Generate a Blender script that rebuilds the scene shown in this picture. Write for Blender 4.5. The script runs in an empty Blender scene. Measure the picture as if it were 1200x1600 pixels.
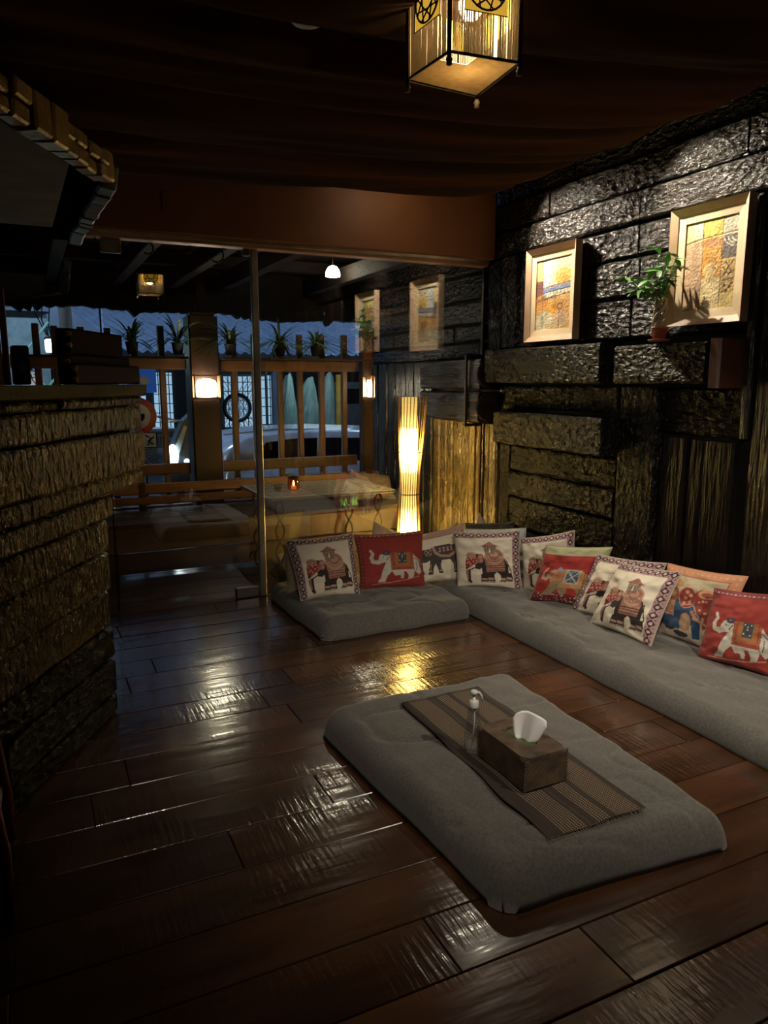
import bpy, bmesh, math, random
import numpy as np
from mathutils import Matrix, Vector
rnd = random.Random(7)
nr = np.random.RandomState(3)
C = bpy.context.scene.collection
S = bpy.context.scene
PI = math.pi

# ------------------------------------------------------------------ camera
F_PX, PITCH, YAW = 1150.0, math.atan(205 / 1150.0), math.radians(25.5)
cam = bpy.data.cameras.new('camera'); cam_o = bpy.data.objects.new('camera', cam); C.objects.link(cam_o)
cam.sensor_fit = 'VERTICAL'; cam.sensor_height = 36.0; cam.lens = F_PX / 1600 * 36.0
cam.clip_start = 0.02; cam.clip_end = 200
cam_o.location = (0, 0, 1.5)
cam_o.rotation_euler = (PI / 2 - PITCH, 0, -YAW)
S.camera = cam_o

# ------------------------------------------------------------------ view, world, lights
S.view_settings.view_transform = 'Standard'
S.view_settings.look = 'None'
S.view_settings.gamma = 1.0
S.view_settings.use_curve_mapping = False
S.view_settings.exposure = 0.75
w = bpy.data.worlds.new('night'); S.world = w; w.use_nodes = True
w.node_tree.nodes['Background'].inputs[0].default_value = (0.012, 0.02, 0.045, 1)
w.node_tree.nodes['Background'].inputs[1].default_value = 0.6

def light(name, kind, loc, power, col, size=0.05, target=None, spot=60, blend=0.6):
    l = bpy.data.lights.new(name, kind); l.energy = power; l.color = col
    if kind == 'SPOT': l.spot_size = math.radians(spot); l.spot_blend = blend
    if kind == 'AREA': l.size = size
    else: l.shadow_soft_size = size
    o = bpy.data.objects.new(name, l); C.objects.link(o); o.location = loc
    if target is not None:
        o.rotation_euler = (Vector(target) - Vector(loc)).to_track_quat('-Z', 'Y').to_euler()
    return o
# ceiling spots hidden in the gap between the fabric canopy and the right wall
SPOTS = [((2.90, 4.36, 2.84), (3.16, 3.85, 2.10), 78), ((2.88, 3.22, 2.84), (3.17, 2.72, 2.10), 108),
         ((2.88, 2.06, 2.84), (3.17, 1.55, 2.10), 66)]
for p, t, e in SPOTS:
    light('spot_light', 'SPOT', (p[0], p[1], p[2] - 0.065), e, (1.0, 0.86, 0.66), 0.02, t, 96, 0.9)
# added fill lights out of frame, brightening the mats and cushions
FILL = [((0.45, 1.1, 2.44), (1.9, 2.5, 0), 40), ((2.2, 0.4, 2.56), (2.7, 3.1, 0.2), 120)]
for p, t, e in FILL: light('room_fill', 'SPOT', p, e, (1.0, 0.86, 0.68), 0.03, t, 84, 0.9)
light('room_fill', 'SPOT', (0.75, 0.5, 2.42), 95, (1.0, 0.86, 0.68), 0.03, (2.85, 3.45, 0.25), 50, 0.9)
# added unseen spot behind the fabric edge to brighten the terracotta fascia
light('fascia_fill', 'SPOT', (2.25, 4.36, 2.78), 1.1, (1.0, 0.80, 0.55), 0.02, (2.25, 4.79, 2.50), 165, 1.0)
# street lamps beyond the fence
light('street_light', 'SPOT', (-1.5, 10.5, 6.0), 1000, (0.42, 0.62, 1.0), 0.25, (2.5, 11.5, 0), 150, 0.5)
light('street_light', 'SPOT', (7.0, 10.5, 6.0), 800, (0.45, 0.65, 1.0), 0.25, (4.5, 13.0, 0), 150, 0.5)

# ------------------------------------------------------------------ materials
MATS = {}
def nodemat(name):
    m = bpy.data.materials.new(name); m.use_nodes = True
    nt = m.node_tree; b = nt.nodes['Principled BSDF']
    return m, nt, b
def M(name, col, rough=0.5, metal=0.0, col2=None, nscale=8.0, bump=0.0, bscale=60.0, bdist=0.01, stretch=(1, 1, 1),
      spec=0.5, emis=None, estr=0.0, rand=0.0, coat=0.0, detail=3.0, alpha=None, trans=0.0, sheen=0.0):
    if name in MATS: return MATS[name]
    m, nt, b = nodemat(name); N = nt.nodes; L = nt.links
    b.inputs['Base Color'].default_value = (*col, 1); b.inputs['Roughness'].default_value = rough
    b.inputs['Metallic'].default_value = metal; b.inputs['Specular IOR Level'].default_value = spec
    b.inputs['Coat Weight'].default_value = coat; b.inputs['Coat Roughness'].default_value = 0.12
    b.inputs['Sheen Weight'].default_value = sheen
    b.inputs['Transmission Weight'].default_value = trans
    tc = N.new('ShaderNodeTexCoord'); mp = N.new('ShaderNodeMapping'); L.new(tc.outputs['Object'], mp.inputs[0])
    mp.inputs['Scale'].default_value = stretch
    oi = N.new('ShaderNodeObjectInfo')
    va = N.new('ShaderNodeVectorMath'); va.operation = 'ADD'; L.new(mp.outputs[0], va.inputs[0])
    vs = N.new('ShaderNodeVectorMath'); vs.operation = 'SCALE'; vs.inputs[0].default_value = (17, 31, 11)
    L.new(oi.outputs['Random'], vs.inputs['Scale']); L.new(vs.outputs[0], va.inputs[1])
    c2 = col2 if col2 else tuple(c * 0.7 for c in col)
    nz = N.new('ShaderNodeTexNoise'); nz.inputs['Scale'].default_value = nscale; nz.inputs['Detail'].default_value = 5
    L.new(va.outputs[0], nz.inputs['Vector'])
    rp = N.new('ShaderNodeValToRGB'); L.new(nz.outputs[0], rp.inputs[0])
    rp.color_ramp.elements[0].position = 0.35; rp.color_ramp.elements[1].position = 0.68
    rp.color_ramp.elements[0].color = (*c2, 1); rp.color_ramp.elements[1].color = (*col, 1)
    out = rp.outputs[0]
    if rand > 0:
        hs = N.new('ShaderNodeHueSaturation'); mr = N.new('ShaderNodeMapRange')
        mr.inputs['To Min'].default_value = 1 - rand; mr.inputs['To Max'].default_value = 1 + rand
        L.new(oi.outputs['Random'], mr.inputs[0]); L.new(mr.outputs[0], hs.inputs['Value']); L.new(out, hs.inputs['Color'])
        out = hs.outputs[0]
    L.new(out, b.inputs['Base Color'])
    if bump > 0:
        bn = N.new('ShaderNodeTexNoise'); bn.inputs['Scale'].default_value = bscale; bn.inputs['Detail'].default_value = detail
        L.new(va.outputs[0], bn.inputs['Vector'])
        bp = N.new('ShaderNodeBump'); bp.inputs['Strength'].default_value = bump; bp.inputs['Distance'].default_value = bdist
        L.new(bn.outputs[0], bp.inputs['Height']); L.new(bp.outputs[0], b.inputs['Normal'])
    if emis:
        b.inputs['Emission Color'].default_value = (*emis, 1); b.inputs['Emission Strength'].default_value = estr
    if alpha is not None: b.inputs['Alpha'].default_value = alpha
    MATS[name] = m
    return m

def chunky(name, col, col2, rough=0.22, strength=1.0, dist=0.012, scale=42, stretch=(0.55, 1, 1.0), gloss_spec=0.6):
    """hammered, tarred bark-like boards: two scales of lumps plus long grain"""
    if name in MATS: return MATS[name]
    m = M(name, col, rough, col2=col2, nscale=6, rand=0.25, spec=gloss_spec)
    nt = m.node_tree; N = nt.nodes; L = nt.links; b = N['Principled BSDF']
    va = [n for n in N if n.type == 'VECT_MATH' and n.operation == 'ADD'][0]
    mp = N.new('ShaderNodeMapping'); mp.inputs['Scale'].default_value = stretch; L.new(va.outputs[0], mp.inputs[0])
    n1 = N.new('ShaderNodeTexNoise'); n1.inputs['Scale'].default_value = scale; n1.inputs['Detail'].default_value = 3.5
    n1.inputs['Distortion'].default_value = 0.6
    L.new(mp.outputs[0], n1.inputs['Vector'])
    n2 = N.new('ShaderNodeTexVoronoi'); n2.inputs['Scale'].default_value = scale * 0.55; L.new(mp.outputs[0], n2.inputs['Vector'])
    n3 = N.new('ShaderNodeTexNoise'); n3.inputs['Scale'].default_value = scale * 0.16; n3.inputs['Detail'].default_value = 2
    L.new(mp.outputs[0], n3.inputs['Vector'])
    a = N.new('ShaderNodeMath'); a.operation = 'MULTIPLY_ADD'; a.inputs[1].default_value = 1.5
    L.new(n1.outputs[0], a.inputs[0]); L.new(n2.outputs['Distance'], a.inputs[2])
    a2 = N.new('ShaderNodeMath'); a2.operation = 'MULTIPLY_ADD'; a2.inputs[1].default_value = 1.2
    L.new(n3.outputs[0], a2.inputs[0]); L.new(a.outputs[0], a2.inputs[2])
    bp = N.new('ShaderNodeBump'); bp.inputs['Strength'].default_value = strength; bp.inputs['Distance'].default_value = dist
    L.new(a2.outputs[0], bp.inputs['Height']); L.new(bp.outputs[0], b.inputs['Normal'])
    # a little roughness variation
    mr = N.new('ShaderNodeMapRange'); mr.inputs['To Min'].default_value = rough * 0.7; mr.inputs['To Max'].default_value = rough * 1.6
    L.new(n3.outputs[0], mr.inputs[0]); L.new(mr.outputs[0], b.inputs['Roughness'])
    return m

def floor_mat(name, col, col2, rough=0.2):
    if name in MATS: return MATS[name]
    m = M(name, col, rough, col2=col2, nscale=5, rand=0.35, stretch=(0.3, 1.6, 1), spec=0.5)
    nt = m.node_tree; N = nt.nodes; L = nt.links; b = N['Principled BSDF']
    va = [n for n in N if n.type == 'VECT_MATH' and n.operation == 'ADD'][0]
    mp = N.new('ShaderNodeMapping'); mp.inputs['Rotation'].default_value = (0, 0, 0.13); L.new(va.outputs[0], mp.inputs[0])
    # undo the stretch so that saw marks keep their real spacing
    mp.inputs['Scale'].default_value = (1 / 0.3, 0.06, 1)
    wv = N.new('ShaderNodeTexNoise'); wv.inputs['Scale'].default_value = 62; wv.inputs['Detail'].default_value = 2
    L.new(mp.outputs[0], wv.inputs['Vector'])
    msk = N.new('ShaderNodeTexNoise'); msk.inputs['Scale'].default_value = 3.0; L.new(va.outputs[0], msk.inputs['Vector'])
    mr = N.new('ShaderNodeMapRange'); mr.inputs[1].default_value = 0.42; mr.inputs[2].default_value = 0.62; L.new(msk.outputs[0], mr.inputs[0])
    mu = N.new('ShaderNodeMath'); mu.operation = 'MULTIPLY'; L.new(wv.outputs[0], mu.inputs[0]); L.new(mr.outputs[0], mu.inputs[1])
    big = N.new('ShaderNodeTexNoise'); big.inputs['Scale'].default_value = 14; big.inputs['Detail'].default_value = 2; L.new(va.outputs[0], big.inputs['Vector'])
    ad = N.new('ShaderNodeMath'); ad.operation = 'MULTIPLY_ADD'; ad.inputs[1].default_value = 0.6
    L.new(big.outputs[0], ad.inputs[0]); L.new(mu.outputs[0], ad.inputs[2])
    bp = N.new('ShaderNodeBump'); bp.inputs['Strength'].default_value = 0.55; bp.inputs['Distance'].default_value = 0.0035
    L.new(ad.outputs[0], bp.inputs['Height']); L.new(bp.outputs[0], b.inputs['Normal'])
    b.inputs['Coat Weight'].default_value = 0.35; b.inputs['Coat Roughness'].default_value = 0.08
    L.new(bp.outputs[0], b.inputs['Coat Normal'])
    return m

def glass_mat(name, refl=0.06, tint=(0.93, 0.96, 0.95)):
    if name in MATS: return MATS[name]
    m = bpy.data.materials.new(name); m.use_nodes = True; nt = m.node_tree; N = nt.nodes; L = nt.links
    N.remove(N['Principled BSDF']); out = N['Material Output']
    t = N.new('ShaderNodeBsdfTransparent'); t.inputs[0].default_value = (*tint, 1)
    g = N.new('ShaderNodeBsdfGlossy'); g.inputs['Roughness'].default_value = 0.0
    lw = N.new('ShaderNodeLayerWeight'); lw.inputs[0].default_value = 0.5
    pw = N.new('ShaderNodeMath'); pw.operation = 'POWER'; pw.inputs[1].default_value = 4.0; L.new(lw.outputs['Facing'], pw.inputs[0])
    ma = N.new('ShaderNodeMath'); ma.operation = 'MULTIPLY_ADD'; ma.inputs[1].default_value = 0.6; ma.inputs[2].default_value = refl
    L.new(pw.outputs[0], ma.inputs[0])
    mx = N.new('ShaderNodeMixShader'); L.new(ma.outputs[0], mx.inputs[0]); L.new(t.outputs[0], mx.inputs[1]); L.new(g.outputs[0], mx.inputs[2])
    L.new(mx.outputs[0], out.inputs[0])
    MATS[name] = m
    return m

def emis_mat(name, col, strength):
    return M(name, tuple(min(1, c) for c in col), 0.6, emis=col, estr=strength)

def cattr_mat(name, rough=0.85, bump=0.3, bscale=700, bdist=0.0008, sheen=0.1):
    if name in MATS: return MATS[name]
    m, nt, b = nodemat(name); N = nt.nodes; L = nt.links
    a = N.new('ShaderNodeAttribute'); a.attribute_name = 'Col'; L.new(a.outputs['Color'], b.inputs['Base Color'])
    b.inputs['Roughness'].default_value = rough; b.inputs['Sheen Weight'].default_value = sheen
    tc = N.new('ShaderNodeTexCoord'); nz = N.new('ShaderNodeTexNoise'); nz.inputs['Scale'].default_value = bscale
    L.new(tc.outputs['Object'], nz.inputs['Vector'])
    bp = N.new('ShaderNodeBump'); bp.inputs['Strength'].default_value = bump; bp.inputs['Distance'].default_value = bdist
    L.new(nz.outputs[0], bp.inputs['Height']); L.new(bp.outputs[0], b.inputs['Normal'])
    MATS[name] = m
    return m

WALL = chunky('tarred_wall_boards', (0.011, 0.008, 0.0055), (0.005, 0.004, 0.003), rough=0.17, dist=0.016, scale=62, gloss_spec=0.42)
LOWB = chunky('matt_shaded_boards', (0.0085, 0.0065, 0.005), (0.004, 0.003, 0.0025), rough=0.24, dist=0.014, scale=58, gloss_spec=0.16)  # matt copies for the lower wall, dim lamplight put into their darker colour
LOWG = chunky('matt_shaded_planks', (0.0085, 0.0065, 0.005), (0.004, 0.003, 0.0025), rough=0.3, dist=0.006, scale=60, stretch=(0.12, 1, 1.2), gloss_spec=0.16)
LITP = chunky('lamplit_gold_plank', (0.15, 0.105, 0.035), (0.06, 0.042, 0.015), rough=0.2, dist=0.008, scale=60, stretch=(0.4, 1, 1.1))  # plank copy with the floor lamp's gold put into its colour
WALLS = chunky('tarred_plank_smooth', (0.014, 0.010, 0.007), (0.006, 0.0045, 0.0035), rough=0.24, dist=0.007, scale=70, stretch=(0.12, 1, 1.2), strength=0.8)
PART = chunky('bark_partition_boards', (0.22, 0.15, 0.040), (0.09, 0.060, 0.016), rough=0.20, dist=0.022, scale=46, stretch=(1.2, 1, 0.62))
FLOOR = floor_mat('varnished_floor', (0.072, 0.030, 0.013), (0.032, 0.013, 0.006), 0.22)
DECK = floor_mat('porch_deck', (0.040, 0.016, 0.010), (0.018, 0.008, 0.006), 0.3)
DARKWOOD = M('dark_brown_wood', (0.050, 0.020, 0.010), 0.42, col2=(0.022, 0.010, 0.006), nscale=7, stretch=(0.15, 1, 1), bump=0.4, bscale=50, bdist=0.003, rand=0.2)
REDWOOD = M('reddish_wood', (0.16, 0.055, 0.022), 0.45, col2=(0.08, 0.026, 0.012), nscale=7, stretch=(0.15, 1, 1), bump=0.3, bscale=50, bdist=0.002)
FENCEW = M('fence_wood', (0.17, 0.075, 0.030), 0.5, col2=(0.08, 0.032, 0.014), nscale=9, stretch=(0.2, 1, 1), bump=0.5, bscale=60, bdist=0.003, rand=0.2)
BLACK = M('matt_black', (0.008, 0.008, 0.008), 0.6, spec=0.2)
CHARRED = M('charred_beam', (0.012, 0.008, 0.006), 0.7, spec=0.15, col2=(0.007, 0.005, 0.004), bump=0.8, bscale=30, bdist=0.01)
CHROME = M('brushed_steel', (0.80, 0.78, 0.75), 0.34, 1.0)
TERRA = M('terracotta_paint', (0.34, 0.14, 0.055), 0.55, col2=(0.29, 0.115, 0.045), nscale=3, bump=0.15, bscale=40, bdist=0.002)
RAILW = M('orange_pine_rail', (0.62, 0.34, 0.17), 0.4, col2=(0.46, 0.22, 0.10), nscale=5, stretch=(0.2, 1, 1))
GLASS = glass_mat('window_glass', 0.15)
FELT = M('grey_felt_cover', (0.105, 0.098, 0.088), 0.95, col2=(0.070, 0.066, 0.060), nscale=90, bump=0.5, bscale=420, bdist=0.0015, sheen=0.25)
CLOTH = cattr_mat('printed_cotton')
PIPING = M('cream_piping', (0.55, 0.48, 0.37), 0.9)
REDPIPE = M('red_piping', (0.30, 0.05, 0.035), 0.9)
CREAM = M('cream_fabric', (0.52, 0.42, 0.30), 0.95, bump=0.3, bscale=500, bdist=0.001)
PINE = M('light_pine_frame', (0.78, 0.64, 0.42), 0.45, col2=(0.72, 0.57, 0.36), nscale=10, stretch=(1, 1, 0.1))
PINKPINE = M('pink_stained_frame', (0.60, 0.42, 0.28), 0.5, col2=(0.52, 0.34, 0.22), nscale=10)

# ------------------------------------------------------------------ mesh helpers
def link(o, parent=None):
    C.objects.link(o)
    if parent is not None: o.parent = parent
    return o
def mesh_obj(name, verts, faces, mat, parent=None, smooth=False, loc=None):
    me = bpy.data.meshes.new(name); me.from_pydata([tuple(v) for v in verts], [], faces)
    if mat: me.materials.append(mat)
    if smooth: me.polygons.foreach_set('use_smooth', [True] * len(me.polygons))
    me.update()
    o = bpy.data.objects.new(name, me)
    if loc is not None: o.location = loc
    return link(o, parent)
def tag(o, label=None, cat=None, group=None, kind=None):
    if label: o['label'] = label
    if cat: o['category'] = cat
    if group: o['group'] = group
    if kind: o['kind'] = kind
    return o
def thing(name, label, cat, loc=(0, 0, 0), rz=0, group=None):
    o = bpy.data.objects.new(name, None); C.objects.link(o); o.location = loc; o.rotation_euler = (0, 0, rz)
    o.empty_display_size = 0.05
    return tag(o, label, cat, group)
def struct(o): o['kind'] = 'structure'; return o

class MB:
    def __init__(s): s.v = []; s.f = []
    def add(s, vs, fs):
        n = len(s.v); s.v += [tuple(v) for v in vs]; s.f += [tuple(i + n for i in f) for f in fs]; return s
    def box(s, a, b, ch=0.0, mtx=None):
        x0, y0, z0 = a; x1, y1, z1 = b
        if ch <= 0:
            vs = [(x, y, z) for x in (x0, x1) for y in (y0, y1) for z in (z0, z1)]
            fs = [(0, 1, 3, 2), (4, 6, 7, 5), (0, 4, 5, 1), (2, 3, 7, 6), (0, 2, 6, 4), (1, 5, 7, 3)]
        else:
            bm = bmesh.new(); bmesh.ops.create_cube(bm, size=1.0)
            for v in bm.verts:
                v.co = ((x0 + x1) / 2 + v.co.x * (x1 - x0), (y0 + y1) / 2 + v.co.y * (y1 - y0), (z0 + z1) / 2 + v.co.z * (z1 - z0))
            bmesh.ops.bevel(bm, geom=bm.edges[:], offset=ch, segments=1, affect='EDGES')
            bm.verts.index_update()
            vs = [v.co[:] for v in bm.verts]; fs = [[v.index for v in f.verts] for f in bm.faces]; bm.free()
        if mtx is not None: vs = [(mtx @ Vector(v))[:] for v in vs]
        return s.add(vs, fs)
    def tube(s, pts, r, n=8, cap=True, closed=False):
        pts = [Vector(p) for p in pts]; k = len(pts)
        rs = r if isinstance(r, (list, tuple)) else [r] * k
        vs = []; prev = None
        for i, p in enumerate(pts):
            if closed: t = (pts[(i + 1) % k] - pts[i - 1])
            else: t = pts[min(i + 1, k - 1)] - pts[max(i - 1, 0)]
            t.normalize()
            if prev is None:
                a = Vector((0, 0, 1)) if abs(t.z) < 0.9 else Vector((1, 0, 0)); u = t.cross(a).normalized()
            else:
                u = (prev - t * prev.dot(t)).normalized()
            prev = u; v = t.cross(u)
            for j in range(n):
                an = 2 * PI * j / n; vs.append((p + (u * math.cos(an) + v * math.sin(an)) * rs[i])[:])
        fs = []
        m = k if closed else k - 1
        for i in range(m):
            for j in range(n):
                a = i * n + j; b = i * n + (j + 1) % n; c = ((i + 1) % k) * n + (j + 1) % n; d = ((i + 1) % k) * n + j
                fs.append((a, b, c, d))
        if cap and not closed: fs.append(tuple(range(n))[::-1]); fs.append(tuple((k - 1) * n + j for j in range(n)))
        return s.add(vs, fs)
    def lathe(s, prof, c=(0, 0, 0), n=20, cap=True):
        vs = []; fs = []; k = len(prof)
        for r, z in prof:
            for j in range(n):
                a = 2 * PI * j / n; vs.append((c[0] + r * math.cos(a), c[1] + r * math.sin(a), c[2] + z))
        for i in range(k - 1):
            for j in range(n):
                fs.append((i * n + j, i * n + (j + 1) % n, (i + 1) * n + (j + 1) % n, (i + 1) * n + j))
        if cap: fs.append(tuple(range(n))[::-1]); fs.append(tuple((k - 1) * n + j for j in range(n)))
        return s.add(vs, fs)
    def prism(s, poly, off, base=(0, 0, 0)):
        """poly: list of 3D points (planar), extruded by vector off"""
        n = len(poly); vs = [tuple(Vector(p) + Vector(base)) for p in poly] + [tuple(Vector(p) + Vector(off) + Vector(base)) for p in poly]
        fs = [tuple(range(n))[::-1], tuple(range(n, 2 * n))] + [(i, (i + 1) % n, n + (i + 1) % n, n + i) for i in range(n)]
        return s.add(vs, fs)
    def build(s, name, mat, parent=None, smooth=False, loc=None):
        o = mesh_obj(name, s.v, s.f, mat, parent, smooth, loc)
        bm = bmesh.new(); bm.from_mesh(o.data); bmesh.ops.recalc_face_normals(bm, faces=bm.faces); bm.to_mesh(o.data); bm.free()
        return o

def lump(p, seed=0.0):
    x, y = p
    return math.sin(x * 9.1 + seed) * math.sin(y * 7.7 + seed * 1.7) * 0.5 + math.sin(x * 21 + seed * 2.1 + y * 13) * 0.25

def rough_board(name, center, L, H, T, long_dir, front_dir, mat, parent, jit=0.006, ch=0.012, seg=5):
    """a hewn board: length along long_dir, face towards front_dir, T thick"""
    l = Vector(long_dir); f = Vector(front_dir); h = f.cross(l)
    vs = []; fs = []; seg = max(1, int(min(seg, L / 0.15)))
    for i in range(seg + 1):
        x = -L / 2 + L * i / seg
        if i == 0: x += rnd.uniform(0, jit)
        if i == seg: x -= rnd.uniform(0, jit)
        jt = rnd.uniform(-jit, 0); jb = rnd.uniform(0, jit); jf = rnd.uniform(-jit, jit * 0.5)
        hh = H / 2
        for (yy, zz) in ((T, -hh), (ch - jf, -hh + jb), (-jf, -hh + ch + jb), (-jf, hh - ch + jt), (ch - jf, hh + jt), (T, hh)):
            vs.append((x, yy, zz))
    for i in range(seg):
        for j in range(6):
            a = i * 6 + j; b = i * 6 + (j + 1) % 6
            fs.append((a, a + 6, b + 6, b))
    fs.append((0, 1, 2, 3, 4, 5)); fs.append(tuple(seg * 6 + j for j in (5, 4, 3, 2, 1, 0)))
    o = mesh_obj(name, vs, fs, mat, parent)
    R = Matrix((l, -f, h)).transposed()  # local x->l, local y->-f (into wall), local z->h
    if R.determinant() < 0:
        R = Matrix((l, -f, -h)).transposed()
    o.matrix_local = Matrix.Translation(Vector(center)) @ R.to_4x4()
    bm = bmesh.new(); bm.from_mesh(o.data); bmesh.ops.recalc_face_normals(bm, faces=bm.faces); bm.to_mesh(o.data); bm.free()
    return o

# ------------------------------------------------------------------ drawing helper for printed cloth and paintings
class Canvas:
    def __init__(s, w, h, bg):
        s.w, s.h = w, h
        s.img = np.zeros((h, w, 3)); s.img[:] = bg
        s.U, s.V = np.meshgrid((np.arange(w) + 0.5) / w, (np.arange(h) + 0.5) / h)
    def put(s, mask, col): s.img[mask] = col
    def poly(s, pts, col):
        m = np.zeros((s.h, s.w), bool); n = len(pts)
        for i in range(n):
            x1, y1 = pts[i]; x2, y2 = pts[(i + 1) % n]
            if y1 == y2: continue
            c = ((y1 > s.V) != (y2 > s.V)) & (s.U < (x2 - x1) * (s.V - y1) / (y2 - y1) + x1)
            m ^= c
        s.put(m, col); return m
    def ell(s, cx, cy, rx, ry, col, rot=0.0, lo=0.0):
        c, sn = math.cos(rot), math.sin(rot); dx = s.U - cx; dy = s.V - cy
        q = ((dx * c + dy * sn) / rx) ** 2 + ((-dx * sn + dy * c) / ry) ** 2
        m = (q <= 1) & (q >= lo); s.put(m, col); return m
    def rect(s, a, b, c, d, col): s.put((s.U >= a) & (s.U <= c) & (s.V >= b) & (s.V <= d), col)
    def line(s, pts, wd, col):
        for i in range(len(pts) - 1):
            x1, y1 = pts[i]; x2, y2 = pts[i + 1]; dx, dy = x2 - x1, y2 - y1; l2 = dx * dx + dy * dy + 1e-12
            t = np.clip(((s.U - x1) * dx + (s.V - y1) * dy) / l2, 0, 1)
            wi = wd if not isinstance(wd, (list, tuple)) else wd[i] + (wd[i + 1] - wd[i]) * t
            s.put(((s.U - x1 - t * dx) ** 2 + (s.V - y1 - t * dy) ** 2) <= wi * wi, col)
    def mottle(s, amt, sc=12):
        n = vnoise(s.U * sc, s.V * sc) - 0.5
        s.img *= (1 + amt * n)[..., None]
    def sample(s, u, v):
        i = np.clip((u * s.w).astype(int), 0, s.w - 1); j = np.clip((v * s.h).astype(int), 0, s.h - 1)
        return np.clip(s.img[j, i], 0, 1)

_g = nr.rand(256, 256)
def vnoise(x, y):
    xi = np.floor(x).astype(int); yi = np.floor(y).astype(int); fx = x - xi; fy = y - yi
    fx = fx * fx * (3 - 2 * fx); fy = fy * fy * (3 - 2 * fy)
    g = lambda a, b: _g[a % 256, b % 256]
    return (g(xi, yi) * (1 - fx) + g(xi + 1, yi) * fx) * (1 - fy) + (g(xi, yi + 1) * (1 - fx) + g(xi + 1, yi + 1) * fx) * fy

CR = (0.74, 0.67, 0.54); INK = (0.030, 0.018, 0.018); PK = (0.34, 0.15, 0.11); PK2 = (0.50, 0.30, 0.22); RD = (0.30, 0.030, 0.025)
def border(cv, sides, bw=0.10, bg=(0.40, 0.27, 0.27), n=9):
    for sd in sides:
        if sd == 't': cv.rect(0, 1 - bw, 1, 1, bg)
        if sd == 'r': cv.rect(1 - bw, 0, 1, 1, bg)
        if sd == 'l': cv.rect(0, 0, bw, 1, bg)
    for sd in sides:
        for k in range(n + 1):
            t = (k + 0.5) / n
            if sd == 't': c = (t, 1 - bw / 2)
            elif sd == 'r': c = (1 - bw / 2, 1 - t)
            else: c = (bw / 2, 1 - t)
            a, b2 = (0.055, 0.046) if sd == 't' else (0.046, 0.055)
            cv.poly([(c[0] - a, c[1]), (c[0], c[1] + b2), (c[0] + a, c[1]), (c[0], c[1] - b2)], (0.06, 0.015, 0.03))
            cv.ell(c[0], c[1], 0.020, 0.020, (0.55, 0.46, 0.42))
            # small dots between
            e = 0.5 / n
            for q in (-1, 1):
                if sd == 't': cv.ell(c[0] + e, c[1] + q * bw * 0.33, 0.008, 0.006, (0.06, 0.02, 0.03))
                else: cv.ell(c[0] + q * bw * 0.33, c[1] - e, 0.006, 0.008, (0.06, 0.02, 0.03))
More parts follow.
